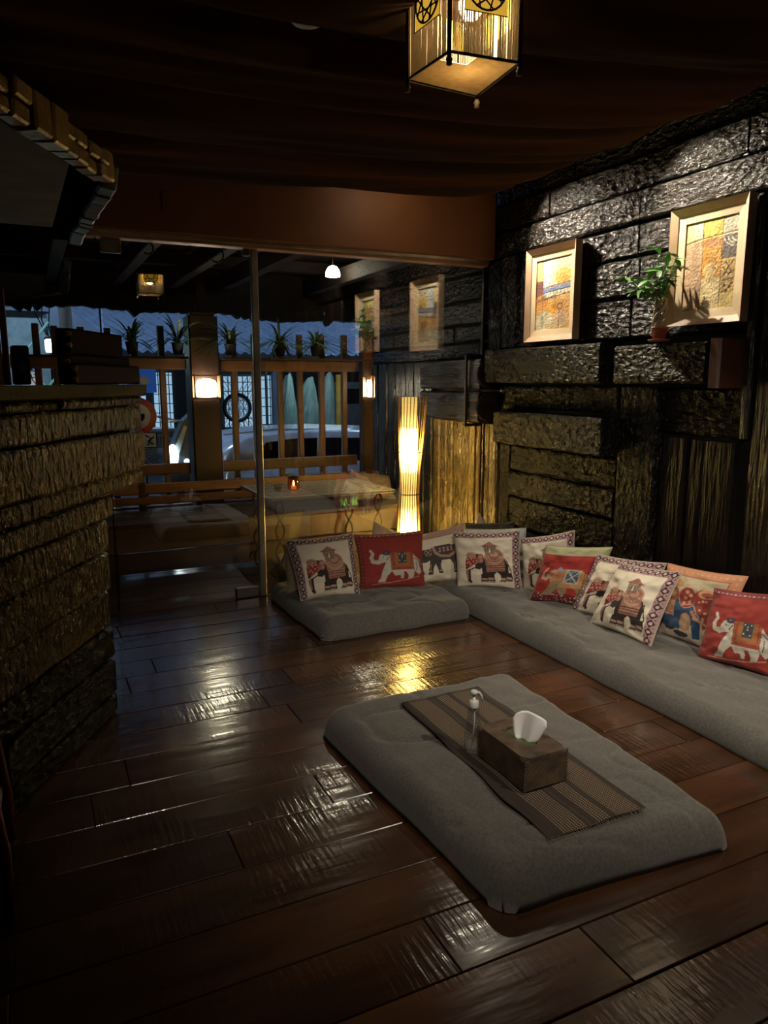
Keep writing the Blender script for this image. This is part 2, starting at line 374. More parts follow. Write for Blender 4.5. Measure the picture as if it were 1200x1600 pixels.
def eleph_howdah(cv, ox=0.0, oy=0.0, s=1.0, leg=INK, tail=True):
    T = lambda p: [(ox + x * s, oy + y * s) for x, y in p]
    # body and legs
    cv.poly(T([(0.36, 0.46), (0.50, 0.58), (0.66, 0.58), (0.78, 0.52), (0.83, 0.40), (0.84, 0.12), (0.72, 0.12), (0.69, 0.22), (0.64, 0.27), (0.60, 0.22), (0.60, 0.08), (0.40, 0.08), (0.40, 0.30)]), leg)
    for x0, y0 in ((0.38, 0.06), (0.49, 0.07), (0.68, 0.08), (0.79, 0.10)):
        cv.poly(T([(x0, y0 + 0.16), (x0 + 0.095, y0 + 0.16), (x0 + 0.10, y0), (x0 - 0.015, y0)]), leg)
        cv.poly(T([(x0, y0 + 0.085), (x0 + 0.095, y0 + 0.085), (x0 + 0.095, y0 + 0.045), (x0, y0 + 0.045)]), PK2)
        for q in range(4): cv.ell(*T([(x0 + 0.005 + q * 0.027, y0 + 0.012)])[0], 0.010 * s, 0.011 * s, (0.6, 0.55, 0.45))
    cv.ell(*T([(0.645, 0.17)])[0], 0.055 * s, 0.085 * s, CR)
    # trunk
    cv.line(T([(0.20, 0.44), (0.165, 0.34), (0.165, 0.20), (0.175, 0.10), (0.20, 0.07)]), [0.07 * s, 0.045 * s, 0.035 * s, 0.028 * s, 0.024 * s], INK)
    cv.line(T([(0.175, 0.42), (0.150, 0.30), (0.155, 0.12)]), [0.03 * s, 0.020 * s, 0.014 * s], PK)
    # head
    cv.poly(T([(0.12, 0.40), (0.13, 0.50), (0.18, 0.60), (0.26, 0.64), (0.34, 0.60), (0.42, 0.60), (0.45, 0.50), (0.43, 0.38), (0.36, 0.31), (0.27, 0.33), (0.22, 0.30), (0.14, 0.32)]), INK)
    cv.poly(T([(0.12, 0.38), (0.13, 0.50), (0.19, 0.56), (0.33, 0.55), (0.34, 0.46), (0.24, 0.40), (0.17, 0.34)]), RD)
    cv.ell(*T([(0.225, 0.585)])[0], 0.085 * s, 0.062 * s, PK2); cv.ell(*T([(0.225, 0.575)])[0], 0.062 * s, 0.042 * s, PK); cv.ell(*T([(0.225, 0.57)])[0], 0.04 * s, 0.024 * s, PK2)
    for q, (x, y) in enumerate(((0.16, 0.50), (0.19, 0.45), (0.23, 0.51), (0.26, 0.46), (0.29, 0.53), (0.31, 0.48), (0.16, 0.43), (0.21, 0.41))):
        cv.ell(*T([(x, y)])[0], 0.016 * s, 0.016 * s, (0.55, 0.33, 0.25))
    cv.ell(*T([(0.385, 0.52)])[0], 0.055 * s, 0.09 * s, PK); cv.ell(*T([(0.385, 0.55)])[0], 0.028 * s, 0.03 * s, PK2); cv.ell(*T([(0.39, 0.48)])[0], 0.024 * s, 0.026 * s, PK2)
    cv.line(T([(0.35, 0.46), (0.26, 0.395), (0.18, 0.34)]), 0.009 * s, PK2)
    cv.line(T([(0.27, 0.375), (0.22, 0.34), (0.13, 0.30)]), [0.020 * s, 0.016 * s, 0.006 * s], (0.65, 0.60, 0.50))
    # blanket
    cv.poly(T([(0.44, 0.585), (0.50, 0.60), (0.66, 0.60), (0.76, 0.55), (0.78, 0.42), (0.78, 0.29), (0.47, 0.26), (0.46, 0.42)]), PK)
    m = cv.ell(*T([(0.61, 0.56)])[0], 0.155 * s, 0.15 * s, PK2); cv.ell(*T([(0.61, 0.575)])[0], 0.125 * s, 0.115 * s, PK); cv.ell(*T([(0.61, 0.60)])[0], 0.07 * s, 0.05 * s, PK2)
    for q in range(7):
        a = PI + (q + 0.5) * PI / 7; cv.ell(*T([(0.61 + 0.10 * math.cos(a), 0.57 + 0.085 * math.sin(a))])[0], 0.012 * s, 0.014 * s, (0.60, 0.48, 0.33))
    for yy, c in ((0.375, INK), (0.36, PK2), (0.335, INK), (0.32, PK2), (0.295, (0.2, 0.07, 0.05))):
        cv.line(T([(0.475, yy), (0.775, yy + 0.02)]), 0.005 * s, c)
    for q in range(10): cv.ell(*T([(0.49 + q * 0.03, 0.40 + q * 0.002)])[0], 0.009 * s, 0.008 * s, PK2)
    # howdah
    cv.poly(T([(0.45, 0.60), (0.63, 0.60), (0.62, 0.625), (0.46, 0.625)]), PK)
    cv.poly(T([(0.46, 0.625), (0.62, 0.625), (0.645, 0.75), (0.425, 0.75)]), (0.33, 0.25, 0.18))
    for x in (0.48, 0.515, 0.565, 0.60): cv.line(T([(x, 0.63), (x + (x - 0.54) * 0.25, 0.75)]), 0.005 * s, (0.10, 0.04, 0.03))
    cv.ell(*T([(0.54, 0.655)])[0], 0.020 * s, 0.012 * s, (0.8, 0.75, 0.6)); cv.ell(*T([(0.54, 0.69)])[0], 0.012 * s, 0.014 * s, (0.8, 0.75, 0.6))
    cv.poly(T([(0.38, 0.75), (0.69, 0.75), (0.60, 0.80), (0.535, 0.845), (0.47, 0.80)]), PK)
    cv.line(T([(0.39, 0.755), (0.68, 0.755)]), 0.006 * s, (0.13, 0.05, 0.04))
    cv.line(T([(0.81, 0.48), (0.87, 0.30), (0.885, 0.17)]), 0.008 * s, INK)
def cushion_howdah(sides):
    cv = Canvas(256, 256, CR); eleph_howdah(cv, 0.03, 0.02, 0.96); border(cv, sides); return cv
def cushion_red_white(sides='tl'):
    cv = Canvas(256, 256, (0.27, 0.030, 0.022))
    Wt = (0.52, 0.49, 0.42); D = (0.06, 0.05, 0.07)
    bd = (0.16, 0.025, 0.03)
    if 't' in sides: cv.rect(0, 0.925, 1, 1, bd)
    if 'l' in sides: cv.rect(0, 0, 0.055, 1, bd)
    for k in range(16):
        cv.ell((k + 0.5) / 16, 0.962, 0.020, 0.010, (0.50, 0.42, 0.36) if k % 2 else (0.45, 0.20, 0.15))
        if 'l' in sides: cv.ell(0.028, (k + 0.5) / 16, 0.010, 0.014, (0.30, 0.12, 0.10))
    # trunk, head
    cv.line([(0.17, 0.68), (0.20, 0.62), (0.165, 0.55), (0.19, 0.47), (0.27, 0.46), (0.33, 0.50)], [0.020, 0.022, 0.026, 0.030, 0.040, 0.055], Wt)
    cv.ell(0.36, 0.53, 0.085, 0.085, Wt); cv.ell(0.43, 0.52, 0.045, 0.06, Wt)
    cv.ell(0.40, 0.62, 0.065, 0.045, D); cv.ell(0.39, 0.62, 0.008, 0.008, Wt); cv.ell(0.345, 0.55, 0.008, 0.009, INK)
    cv.line([(0.44, 0.56), (0.40, 0.50), (0.41, 0.45)], 0.006, INK)
    # body
    cv.poly([(0.40, 0.48), (0.50, 0.52), (0.80, 0.50), (0.84, 0.38), (0.82, 0.25), (0.60, 0.26), (0.42, 0.28)], Wt)
    cv.poly([(0.38, 0.44), (0.46, 0.46), (0.47, 0.28), (0.40, 0.20), (0.36, 0.09), (0.25, 0.09), (0.27, 0.14), (0.30, 0.17), (0.32, 0.30)], Wt)
    cv.poly([(0.46, 0.30), (0.64, 0.28), (0.66, 0.20), (0.65, 0.14), (0.61, 0.14), (0.60, 0.20), (0.52, 0.19)], Wt)
    cv.poly([(0.68, 0.30), (0.84, 0.28), (0.82, 0.20), (0.80, 0.13), (0.72, 0.12), (0.73, 0.18)], Wt)
    cv.poly([(0.82, 0.58), (0.90, 0.48), (0.97, 0.38), (0.955, 0.37), (0.90, 0.43), (0.95, 0.25), (0.90, 0.20), (0.84, 0.26), (0.82, 0.38)], Wt)
    cv.line([(0.84, 0.50), (0.90, 0.44), (0.96, 0.39)], 0.007, D); cv.line([(0.86, 0.42), (0.88, 0.34), (0.86, 0.28)], 0.006, D)
    # blanket
    OR = (0.32, 0.13, 0.045)
    cv.poly([(0.45, 0.62), (0.80, 0.62), (0.83, 0.30), (0.46, 0.30)], (0.30, 0.05, 0.03))
    for q in range(8):
        cv.ell(0.475, 0.33 + q * 0.038, 0.013, 0.014, OR); cv.ell(0.805, 0.33 + q * 0.035, 0.013, 0.014, OR); cv.ell(0.49 + q * 0.042, 0.36, 0.018, 0.012, OR)
    cv.poly([(0.51, 0.62), (0.77, 0.62), (0.78, 0.37), (0.52, 0.37)], OR)
    cv.poly([(0.575, 0.62), (0.705, 0.62), (0.71, 0.42), (0.58, 0.42)], (0.05, 0.055, 0.065))
    for x, y in ((0.60, 0.59), (0.68, 0.59), (0.64, 0.53), (0.60, 0.47), (0.68, 0.46), (0.64, 0.565)): cv.ell(x, y, 0.010, 0.010, (0.6, 0.55, 0.45))
    cv.line([(0.17, 0.065), (0.45, 0.075), (0.70, 0.11), (0.90, 0.17)], 0.008, (0.45, 0.22, 0.15))
    return cv
def cushion_walking():
    cv = Canvas(256, 256, CR)
    cv.rect(0, 0.88, 1, 1, (0.44, 0.28, 0.22)); cv.rect(0.93, 0, 1, 1, (0.44, 0.28, 0.22)); cv.line([(0, 0.88), (1, 0.88)], 0.006, (0.30, 0.15, 0.12))
    D = (0.055, 0.050, 0.048)
    cv.poly([(0.08, 0.62), (0.16, 0.66), (0.28, 0.66), (0.42, 0.70), (0.66, 0.70), (0.80, 0.64), (0.84, 0.50), (0.85, 0.36), (0.80, 0.26), (0.79, 0.14), (0.72, 0.14), (0.72, 0.30), (0.66, 0.40), (0.50, 0.40), (0.48, 0.28), (0.52, 0.14), (0.44, 0.14), (0.42, 0.24), (0.38, 0.34), (0.34, 0.24), (0.33, 0.12), (0.25, 0.12), (0.27, 0.30), (0.28, 0.42), (0.20, 0.38), (0.12, 0.40), (0.06, 0.48)], D)
    cv.line([(0.08, 0.52), (0.10, 0.36), (0.12, 0.24), (0.17, 0.15)], [0.045, 0.035, 0.022, 0.016], D)
    cv.ell(0.26, 0.59, 0.07, 0.08, PK2, lo=0.72); cv.line([(0.22, 0.64), (0.30, 0.54)], 0.007, PK2); cv.line([(0.30, 0.64), (0.22, 0.54)], 0.007, PK2)
    cv.poly([(0.32, 0.69), (0.84, 0.66), (0.82, 0.52), (0.66, 0.44), (0.48, 0.46), (0.38, 0.54)], (0.40, 0.28, 0.22))
    cv.poly([(0.37, 0.70), (0.80, 0.67), (0.77, 0.56), (0.64, 0.49), (0.50, 0.51), (0.42, 0.58)], (0.11, 0.045, 0.04))
    for q in range(4):
        for r in range(2):
            x = 0.48 + q * 0.075; y = 0.585 + r * 0.05; cv.poly([(x - 0.028, y), (x, y + 0.022), (x + 0.028, y), (x, y - 0.022)], (0.30, 0.34, 0.42) if (q + r) % 2 else (0.45, 0.40, 0.42))
    for x in (0.29, 0.48, 0.755): cv.line([(x, 0.20), (x, 0.34)], 0.006, (0.35, 0.22, 0.17)); cv.ell(x, 0.19, 0.03, 0.012, (0.4, 0.33, 0.3))
    return cv
def cushion_orange():
    cv = Canvas(256, 256, (0.34, 0.030, 0.025))
    GN = (0.40, 0.40, 0.24); OR = (0.52, 0.26, 0.11); OL = (0.26, 0.20, 0.11)
    cv.rect(0, 0.86, 1, 1, GN); cv.rect(0.90, 0, 1, 1, GN)
    for k in range(40): cv.ell(rnd.uniform(0, 1), rnd.uniform(0.88, 0.98), 0.010, 0.006, (0.32, 0.33, 0.15)); cv.ell(rnd.uniform(0.92, 0.99), rnd.uniform(0, 1), 0.006, 0.010, (0.32, 0.33, 0.15))
    cv.poly([(0, 0), (0.9, 0), (0.9, 0.14), (0.5, 0.20), (0, 0.16)], (0.15, 0.010, 0.020))
    cv.poly([(0.20, 0.52), (0.30, 0.60), (0.38, 0.62), (0.50, 0.62), (0.70, 0.62), (0.85, 0.54), (0.89, 0.44), (0.88, 0.30), (0.40, 0.30), (0.25, 0.38)], OR)
    cv.poly([(0.27, 0.40), (0.42, 0.42), (0.40, 0.28), (0.30, 0.14), (0.16, 0.14), (0.22, 0.24)], OL)
    cv.poly([(0.38, 0.30), (0.54, 0.30), (0.56, 0.22), (0.50, 0.12), (0.44, 0.20)], OL)
    cv.poly([(0.66, 0.30), (0.86, 0.28), (0.84, 0.10), (0.70, 0.12), (0.74, 0.2)], OL)
    cv.line([(0.16, 0.62), (0.10, 0.52), (0.10, 0.44), (0.17, 0.43), (0.22, 0.48)], [0.012, 0.018, 0.025, 0.030, 0.04], (0.50, 0.36, 0.25))
    cv.ell(0.29, 0.53, 0.085, 0.075, OR, 0.3); cv.ell(0.245, 0.525, 0.035, 0.03, OL); cv.ell(0.36, 0.50, 0.05, 0.06, (0.50, 0.18, 0.10))
    cv.line([(0.17, 0.50), (0.25, 0.45)], 0.012, (0.55, 0.38, 0.30)); cv.poly([(0.30, 0.60), (0.36, 0.66), (0.42, 0.60), (0.38, 0.56)], (0.22, 0.30, 0.42))
    cv.poly([(0.47, 0.63), (0.72, 0.62), (0.70, 0.36), (0.45, 0.38)], (0.45, 0.40, 0.28))
    cv.poly([(0.50, 0.60), (0.69, 0.59), (0.675, 0.39), (0.49, 0.41)], (0.045, 0.085, 0.15))
    for k in range(60): cv.ell(rnd.uniform(0.50, 0.685), rnd.uniform(0.41, 0.59), 0.006, 0.006, (0.42, 0.45, 0.45))
    cv.line([(0.50, 0.60), (0.675, 0.39)], 0.008, (0.5, 0.5, 0.45)); cv.line([(0.69, 0.59), (0.49, 0.41)], 0.008, (0.5, 0.5, 0.45))
    for k in range(9): cv.rect(0.43, 0.33 + k * 0.032, 0.44, 0.345 + k * 0.032, INK); cv.rect(0.77, 0.33 + k * 0.030, 0.78, 0.345 + k * 0.030, INK)
    for k in range(12): cv.rect(0.44 + k * 0.035, 0.36, 0.455 + k * 0.035, 0.334, INK)
    for k in range(60): cv.ell(rnd.uniform(0.04, 0.88), rnd.uniform(0.03, 0.17), 0.009, 0.009, (0.60, 0.42, 0.36))
    return cv
def cushion_blue():
    cv = Canvas(256, 256, (0.55, 0.48, 0.33))
    OR = (0.58, 0.27, 0.15); BL = (0.028, 0.075, 0.165)
    for k in range(30): cv.ell(rnd.uniform(0.05, 0.85), rnd.uniform(0.55, 0.88), 0.03, 0.012, rnd.choice([(0.55, 0.44, 0.22), (0.50, 0.50, 0.36), (0.50, 0.32, 0.20)]), rnd.uniform(0, 3))
    cv.rect(0, 0.91, 1, 1, OR); cv.rect(0.89, 0, 1, 1, OR); cv.line([(0, 0.905), (0.89, 0.905)], 0.005, (0.45, 0.12, 0.08)); cv.line([(0.885, 0), (0.885, 0.905)], 0.005, (0.45, 0.12, 0.08))
    for k in range(14): cv.ell((k + 0.5) / 14, 0.955, 0.02, 0.01, (0.62, 0.40, 0.22)); cv.ell(0.95, (k + 0.5) / 14, 0.01, 0.02, (0.62, 0.40, 0.22))
    cv.rect(0, 0, 0.885, 0.16, (0.50, 0.42, 0.34)); cv.ell(0.25, 0.16, 0.10, 0.05, (0.02, 0.02, 0.03)); cv.ell(0.45, 0.10, 0.12, 0.04, (0.02, 0.02, 0.03))
    cv.poly([(0.05, 0.55), (0.2, 0.68), (0.45, 0.66), (0.62, 0.58), (0.72, 0.44), (0.73, 0.10), (0.64, 0.08), (0.60, 0.26), (0.46, 0.22), (0.42, 0.16), (0.12, 0.16), (0.02, 0.2), (0.02, 0.45)], BL)
    cv.ell(0.50, 0.28, 0.09, 0.13, (0.50, 0.26, 0.16)); cv.ell(0.50, 0.28, 0.06, 0.09, (0.52, 0.36, 0.20))
    cv.poly([(0.02, 0.68), (0.12, 0.74), (0.30, 0.72), (0.34, 0.60), (0.26, 0.52), (0.06, 0.52)], (0.36, 0.12, 0.07)); cv.ell(0.16, 0.64, 0.11, 0.06, (0.50, 0.27, 0.13)); cv.ell(0.26, 0.79, 0.10, 0.05, (0.55, 0.28, 0.14))
    cv.poly([(0.02, 0.52), (0.28, 0.54), (0.30, 0.32), (0.02, 0.34)], (0.50, 0.27, 0.15))
    for k in range(7): cv.line([(0.03, 0.36 + k * 0.025), (0.28, 0.36 + k * 0.025)], 0.004, (0.28, 0.07, 0.04))
    cv.ell(0.45, 0.62, 0.13, 0.15, (0.30, 0.04, 0.04)); cv.ell(0.45, 0.62, 0.13, 0.15, (0.58, 0.33, 0.22), lo=0.86)
    for x, y in ((0.44, 0.70), (0.43, 0.61), (0.42, 0.53), (0.50, 0.66), (0.50, 0.57)): cv.ell(x, y, 0.028, 0.026, (0.60, 0.36, 0.20))
    cv.poly([(0.54, 0.70), (0.60, 0.76), (0.72, 0.77), (0.83, 0.70), (0.86, 0.55), (0.84, 0.30), (0.76, 0.24), (0.72, 0.40), (0.60, 0.50)], (0.30, 0.05, 0.04))
    cv.ell(0.70, 0.71, 0.11, 0.06, (0.58, 0.32, 0.18)); cv.ell(0.70, 0.70, 0.07, 0.035, (0.32, 0.08, 0.05))
    for k in range(14): cv.ell(rnd.uniform(0.60, 0.83), rnd.uniform(0.34, 0.64), 0.016, 0.015, (0.60, 0.36, 0.24))
    cv.line([(0.58, 0.44), (0.66, 0.36), (0.84, 0.30)], [0.028, 0.02, 0.008], (0.55, 0.28, 0.15)); cv.line([(0.40, 0.50), (0.55, 0.55), (0.70, 0.38)], 0.008, (0.55, 0.33, 0.22))
    return cv
def cushion_lace():
    cv = Canvas(128, 128, (0.38, 0.44, 0.48))
    for k in range(70): cv.ell(rnd.uniform(0, 1), rnd.uniform(0, 1), 0.03, 0.03, (0.55, 0.58, 0.56), lo=0.4)
    return cv
def cushion_braid():
    cv = Canvas(192, 192, (0.020, 0.014, 0.012))
    for r in range(14):
        for k in range(16):
            x = k / 15 + (r % 2) * 0.033; y = (r + 0.5) / 14
            cv.ell(x, y, 0.030, 0.010, (0.075, 0.055, 0.042), 0.5 if r % 2 else -0.5)
    return cv

def pillow(name, quad, cv, T, label, cat='cushion', group=None, mat=None, n=150, pipe=PIPING, wr=1.0, seed=1):
    """puffed square cushion through four corners bl, br, tr, tl"""
    bl, br, tr, tl = [np.array(q, float) for q in quad]
    cen = (bl + br + tr + tl) / 4
    e1 = (br - bl + tr - tl); e2 = (tl - bl + tr - br); nn = np.cross(e1, e2); nn /= np.linalg.norm(nn)
    if nn @ (np.array([0, 0, 1.5]) - cen) < 0: nn = -nn
    def surf(k, side):
        u, v = np.meshgrid(np.linspace(0, 1, k), np.linspace(0, 1, k))
        a, b = 2 * u - 1, 2 * v - 1
        uu = 0.5 + (u - 0.5) * (1 - 0.055 * (1 - b * b)); vv = 0.5 + (v - 0.5) * (1 - 0.055 * (1 - a * a))
        P = ((1 - uu) * (1 - vv))[..., None] * bl + (uu * (1 - vv))[..., None] * br + (uu * vv)[..., None] * tr + ((1 - uu) * vv)[..., None] * tl
        h = np.clip((1 - a * a) * (1 - b * b), 0, 1) ** 0.42
        e = 1 - np.clip(np.maximum(abs(a), abs(b)), 0, 1)
        wrk = (vnoise(u * 5 + seed * 7.3, v * 9 + seed) - 0.5) * 0.014 + (vnoise(u * 11 + seed, v * 17 + seed * 3.1) - 0.5) * 0.006
        radial = np.cos(np.arctan2(b, a) * 14 + seed) * 0.0035 * np.clip(np.maximum(abs(a), abs(b)), 0, 1) ** 2
        h = h * T * (0.6 if side > 0 else 0.4) + (wrk + radial) * wr * np.clip(e * 8, 0, 1)
        return P + (side * h)[..., None] * nn - cen, u, v
    Pf, u, v = surf(n, 1); kb = 20; Pb, _, _ = surf(kb, -1)
    idx = np.arange(n * n).reshape(n, n)
    q1 = np.stack([idx[:-1, :-1], idx[:-1, 1:], idx[1:, 1:], idx[1:, :-1]], -1).reshape(-1, 4)
    idb = np.arange(kb * kb).reshape(kb, kb) + n * n
    q2 = np.stack([idb[:-1, :-1], idb[1:, :-1], idb[1:, 1:], idb[:-1, 1:]], -1).reshape(-1, 4)
    V = np.concatenate([Pf.reshape(-1, 3), Pb.reshape(-1, 3)]); Q = np.concatenate([q1, q2])
    me = bpy.data.meshes.new(name)
    me.vertices.add(len(V)); me.vertices.foreach_set('co', V.ravel())
    me.loops.add(Q.size); me.loops.foreach_set('vertex_index', Q.ravel())
    me.polygons.add(len(Q)); me.polygons.foreach_set('loop_start', np.arange(0, Q.size, 4)); me.polygons.foreach_set('loop_total', np.full(len(Q), 4))
    me.polygons.foreach_set('use_smooth', np.ones(len(Q), bool))
    me.update(calc_edges=True)
    if cv is not None:
        uu = u.copy()
        cols = cv.sample(uu.ravel(), v.ravel())
        bc = np.tile(cv.sample(np.array([0.3]), np.array([0.7])), (kb * kb, 1))
        A = np.concatenate([cols, bc]); A = np.concatenate([A, np.ones((len(A), 1))], 1)
        at = me.color_attributes.new('Col', 'FLOAT_COLOR', 'POINT'); at.data.foreach_set('color', A.ravel())
    me.materials.append(mat or CLOTH)
    o = bpy.data.objects.new(name, me); link(o); o.location = tuple(cen)
    tag(o, label, cat, group)
    if pipe:
        loop = [Pf[0, i] for i in range(0, n, 6)] + [Pf[i, n - 1] for i in range(0, n, 6)] + [Pf[n - 1, n - 1 - i] for i in range(0, n, 6)] + [Pf[n - 1 - i, 0] for i in range(0, n, 6)]
        lp = []
        for p in loop:
            if not lp or np.linalg.norm(p - lp[-1]) > 1e-3: lp.append(p)
        MB().tube([tuple(p) for p in lp], 0.004, 5, closed=True).build('piping', pipe, o, True)
    return o

# ================================================================== SETTING
KS = 1.0127
def sy(y): return y * KS
def sz(z): return 0.0 if z == 0 else 1.5 + (z - 1.5) * KS
WX, YG = 3.20, 4.92

# floor with individual planks
fl = struct(MB().box((-2.6, -1.3, -0.10), (3.30, 4.96, -0.022)).build('floor', BLACK))
row = 0
yy = 1.410 - 0.2165 * 13
while yy < 4.90:
    x = -2.6 + rnd.uniform(0, 0.8) - 1.2
    while x < 3.22:
        L = rnd.uniform(0.9, 2.3); a = max(x, -2.6); b = min(x + L, 3.22)
        hw = min(0.2165, 4.955 - yy)
        if b - a > 0.05:
            cx, cy = (a + b) / 2, yy + hw / 2
            dz = rnd.uniform(-0.0018, 0.0)
            o = MB().box((-(b - a) / 2 + 0.0015, -hw / 2 + 0.0022, -0.022), ((b - a) / 2 - 0.0015, hw / 2 - 0.0022, 0), 0.0022).build('floor_plank', FLOOR, fl, loc=(cx, cy, dz))
            o.rotation_euler = (rnd.uniform(-0.006, 0.006), rnd.uniform(-0.0006, 0.0006), 0)
        x += L
    yy += 0.2165
# porch deck
dk = struct(MB().box((-2.6, 4.96, -0.12), (3.4, 7.35, -0.024)).build('floor_porch', BLACK))
yy = 4.958
while yy < 7.3:
    x = -2.6 + rnd.uniform(-1, 0)
    while x < 3.24:
        L = rnd.uniform(1.2, 2.6); a = max(x, -2.6); b = min(x + L, 3.24); hw = min(0.185, 7.35 - yy)
        if b - a > 0.05:
            MB().box((-(b - a) / 2 + 0.002, -hw / 2 + 0.003, -0.022), ((b - a) / 2 - 0.002, hw / 2 - 0.003, 0), 0.003).build('floor_plank', DECK, dk, loc=((a + b) / 2, yy + hw / 2, rnd.uniform(-0.004, -0.002)))
        x += L
    yy += 0.185

# walls and ceiling out of frame (seen in the glass)
struct(MB().box((-2.7, -1.4, 0), (-2.6, 7.35, 3.0)).build('wall_left', CHARRED))
struct(MB().box((-2.6, -1.4, 0), (3.3, -1.3, 3.0)).build('wall_back', CHARRED))
struct(MB().box((-2.6, -1.4, 2.98), (3.3, 4.96, 3.06)).build('ceiling', M('ceiling_paint', (0.03, 0.02, 0.016), 0.8)))
cp = struct(MB().box((-2.6, 4.96, 2.62), (3.5, 7.45, 2.72)).build('ceiling_porch', CHARRED))
for x in (-2.2, -1.6, -1.0, -0.35, 0.25, 0.80, 1.30, 1.78, 2.66):
    o = rough_board('beam', (x, 6.15, 2.36), 2.45, 0.09, 0.14, (0, 1, 0), (0, 0, -1), CHARRED, cp, 0.004, 0.006, 4)
for y in (5.6, 6.9):
    rough_board('beam', (0.3, y, 2.50), 5.7, 0.12, 0.10, (1, 0, 0), (0, 0, -1), CHARRED, cp, 0.004, 0.006, 4)

# right wall: backing and hewn boards
wr_ = struct(MB().box((WX + 0.05, -1.4, 0), (WX + 0.22, 7.35, 3.0)).build('wall_right', BLACK))
def wb(y1, y0, z0, z1, p=0.0, vertical=False, mat=None, k=True, jit=0.006, gap=0.007):
    if k: y0, y1, z0, z1 = sy(y0), sy(y1), sz(z0), sz(z1)
    p += rnd.uniform(-0.007, 0.007); T = 0.05 + p + 0.004
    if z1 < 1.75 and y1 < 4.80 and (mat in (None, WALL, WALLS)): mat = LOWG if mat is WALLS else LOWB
    if vertical:
        L, H = z1 - z0 - gap, y1 - y0 - gap; ld = (0, 0, 1)
    else:
        L, H = y1 - y0 - gap, z1 - z0 - gap; ld = (0, 1, 0)
    return rough_board('board', (WX - p, (y0 + y1) / 2, (z0 + z1) / 2), L, H, T, ld, (-1, 0, 0), mat or (WALLS if vertical and rnd.random() < 0.6 else WALL), wr_, jit, 0.012, 7)
def wrow(z0, z1, ys, p=0.0, **k):
    for a, b in zip(ys[:-1], ys[1:]): wb(a, b, z0, z1, p, **k)
wrow(2.735, 2.94, [4.84, 3.9, 2.4, 0.9, -1.25], -0.01)
wrow(2.555, 2.735, [4.84, 4.12, 2.62, 1.0, -1.25])
wrow(2.375, 2.555, [4.84, 4.35, 3.3, 1.5, 0.2, -1.25], 0.005)
wb(4.84, 4.64, 1.67, 2.37, 0, True, WALL); wb(4.64, 4.43, 1.73, 2.37, 0.01, True, WALL)
wb(4.43, 4.2, 1.73, 2.37, 0, True, WALL)
wrow(2.19, 2.37, [4.2, 3.30, 2.52]); wrow(1.975, 2.19, [4.2, 3.7, 3.27, 2.52], 0.01); wrow(1.735, 1.975, [4.2, 3.33, 3.12, 2.52])
wb(4.65, 3.42, 1.48, 1.725, 0.13)
wb(3.42, 3.33, 1.48, 1.725, -0.02, True)
wb(4.54, 3.38, 1.30, 1.475, 0.01); wb(4.53, 3.39, 1.05, 1.29, 0.12)
wb(4.46, 3.38, 0.855, 1.04, 0.0); wb(4.46, 3.37, 0.665, 0.85, 0.02); wb(4.46, 3.37, 0.44, 0.66, 0.01); wb(4.46, 3.37, 0.2, 0.435, 0.03); wb(4.46, 3.37, 0.0, 0.195, 0.02)
wb(4.62, 4.47, 0.0, 1.04, 0.0, True, WALL); wb(4.64, 4.54, 1.05, 1.475, 0.0, True, WALL)
wb(3.37, 3.06, 0.0, 1.47, 0.015, True, WALL)
led2 = wb(3.33, 2.68, 1.48, 1.70, 0.12)
cap = wb(2.655, 2.575, 1.46, 1.71, 0.135, True, M('dark_reddish_end', (0.085, 0.028, 0.012), 0.5)); cap['label'] = 'smooth reddish end block on the plant ledge'
wb(3.05, 2.56, 1.21, 1.47, -0.01)
wb(3.05, 2.87, 0.0, 1.20, -0.005, True, WALLS); wb(2.865, 2.76, 0.0, 1.20, -0.02, True, WALLS); wb(2.755, 2.56, 0.0, 1.20, 0.0, True, WALLS)
wb(2.56, 2.50, 1.21, 2.37, 0, True)
yv = 2.49
for wd in (0.26, 0.22, 0.3, 0.24, 0.28, 0.33, 0.3, 0.3, 0.3, 0.3, 0.4, 0.5):
    wb(yv, yv - wd, 0.0, 2.37, 0, True, WALLS if rnd.random() < 0.5 else WALL); yv -= wd
wb(4.84, 4.76, 0.0, 1.18, 0.0, True, LITP); wb(4.745, 4.64, 0.0, 1.18, 0.01, True, LITP)
# two logs that run through the glass line, ends cut square
for z0, z1 in ((1.185, 1.42), (1.43, 1.665)):
    o = wb(5.62, 4.70, z0, z1, 0.14, False, WALLS); o.name = 'log_beam'
    MB().lathe([(0.105, -0.008), (0.11, 0.0), (0.100, 0.008), (0.07, 0.010)], n=14).build('log_end', DARKWOOD, wr_, loc=(WX - 0.055, sy(4.70) - 0.004, (sz(z0) + sz(z1)) / 2)).rotation_euler = (PI / 2, 0, 0)
# outside part
for z0, z1, ys in ((2.32, 2.62, [7.2, 6.1, 4.86]), (2.12, 2.31, [7.2, 6.6, 5.5, 4.86]), (1.94, 2.11, [7.2, 5.9, 4.86]), (1.80, 1.93, [7.2, 6.4, 5.3, 4.86]), (1.67, 1.79, [7.2, 5.8, 4.86])):
    wrow(z0, z1, ys)
ys = 5.66
for wd in (0.14, 0.2, 0.17, 0.22, 0.18, 0.2, 0.25, 0.2):
    wb(min(7.2, ys + wd), ys, 0, 1.665, 0, True, WALLS); ys += wd
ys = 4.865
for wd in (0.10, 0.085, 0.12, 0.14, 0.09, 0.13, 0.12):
    wb(ys + wd, ys, 0, 1.18, 0.0, True, LITP, gap=0.016 if wd > 0.12 else 0.008); ys += wd

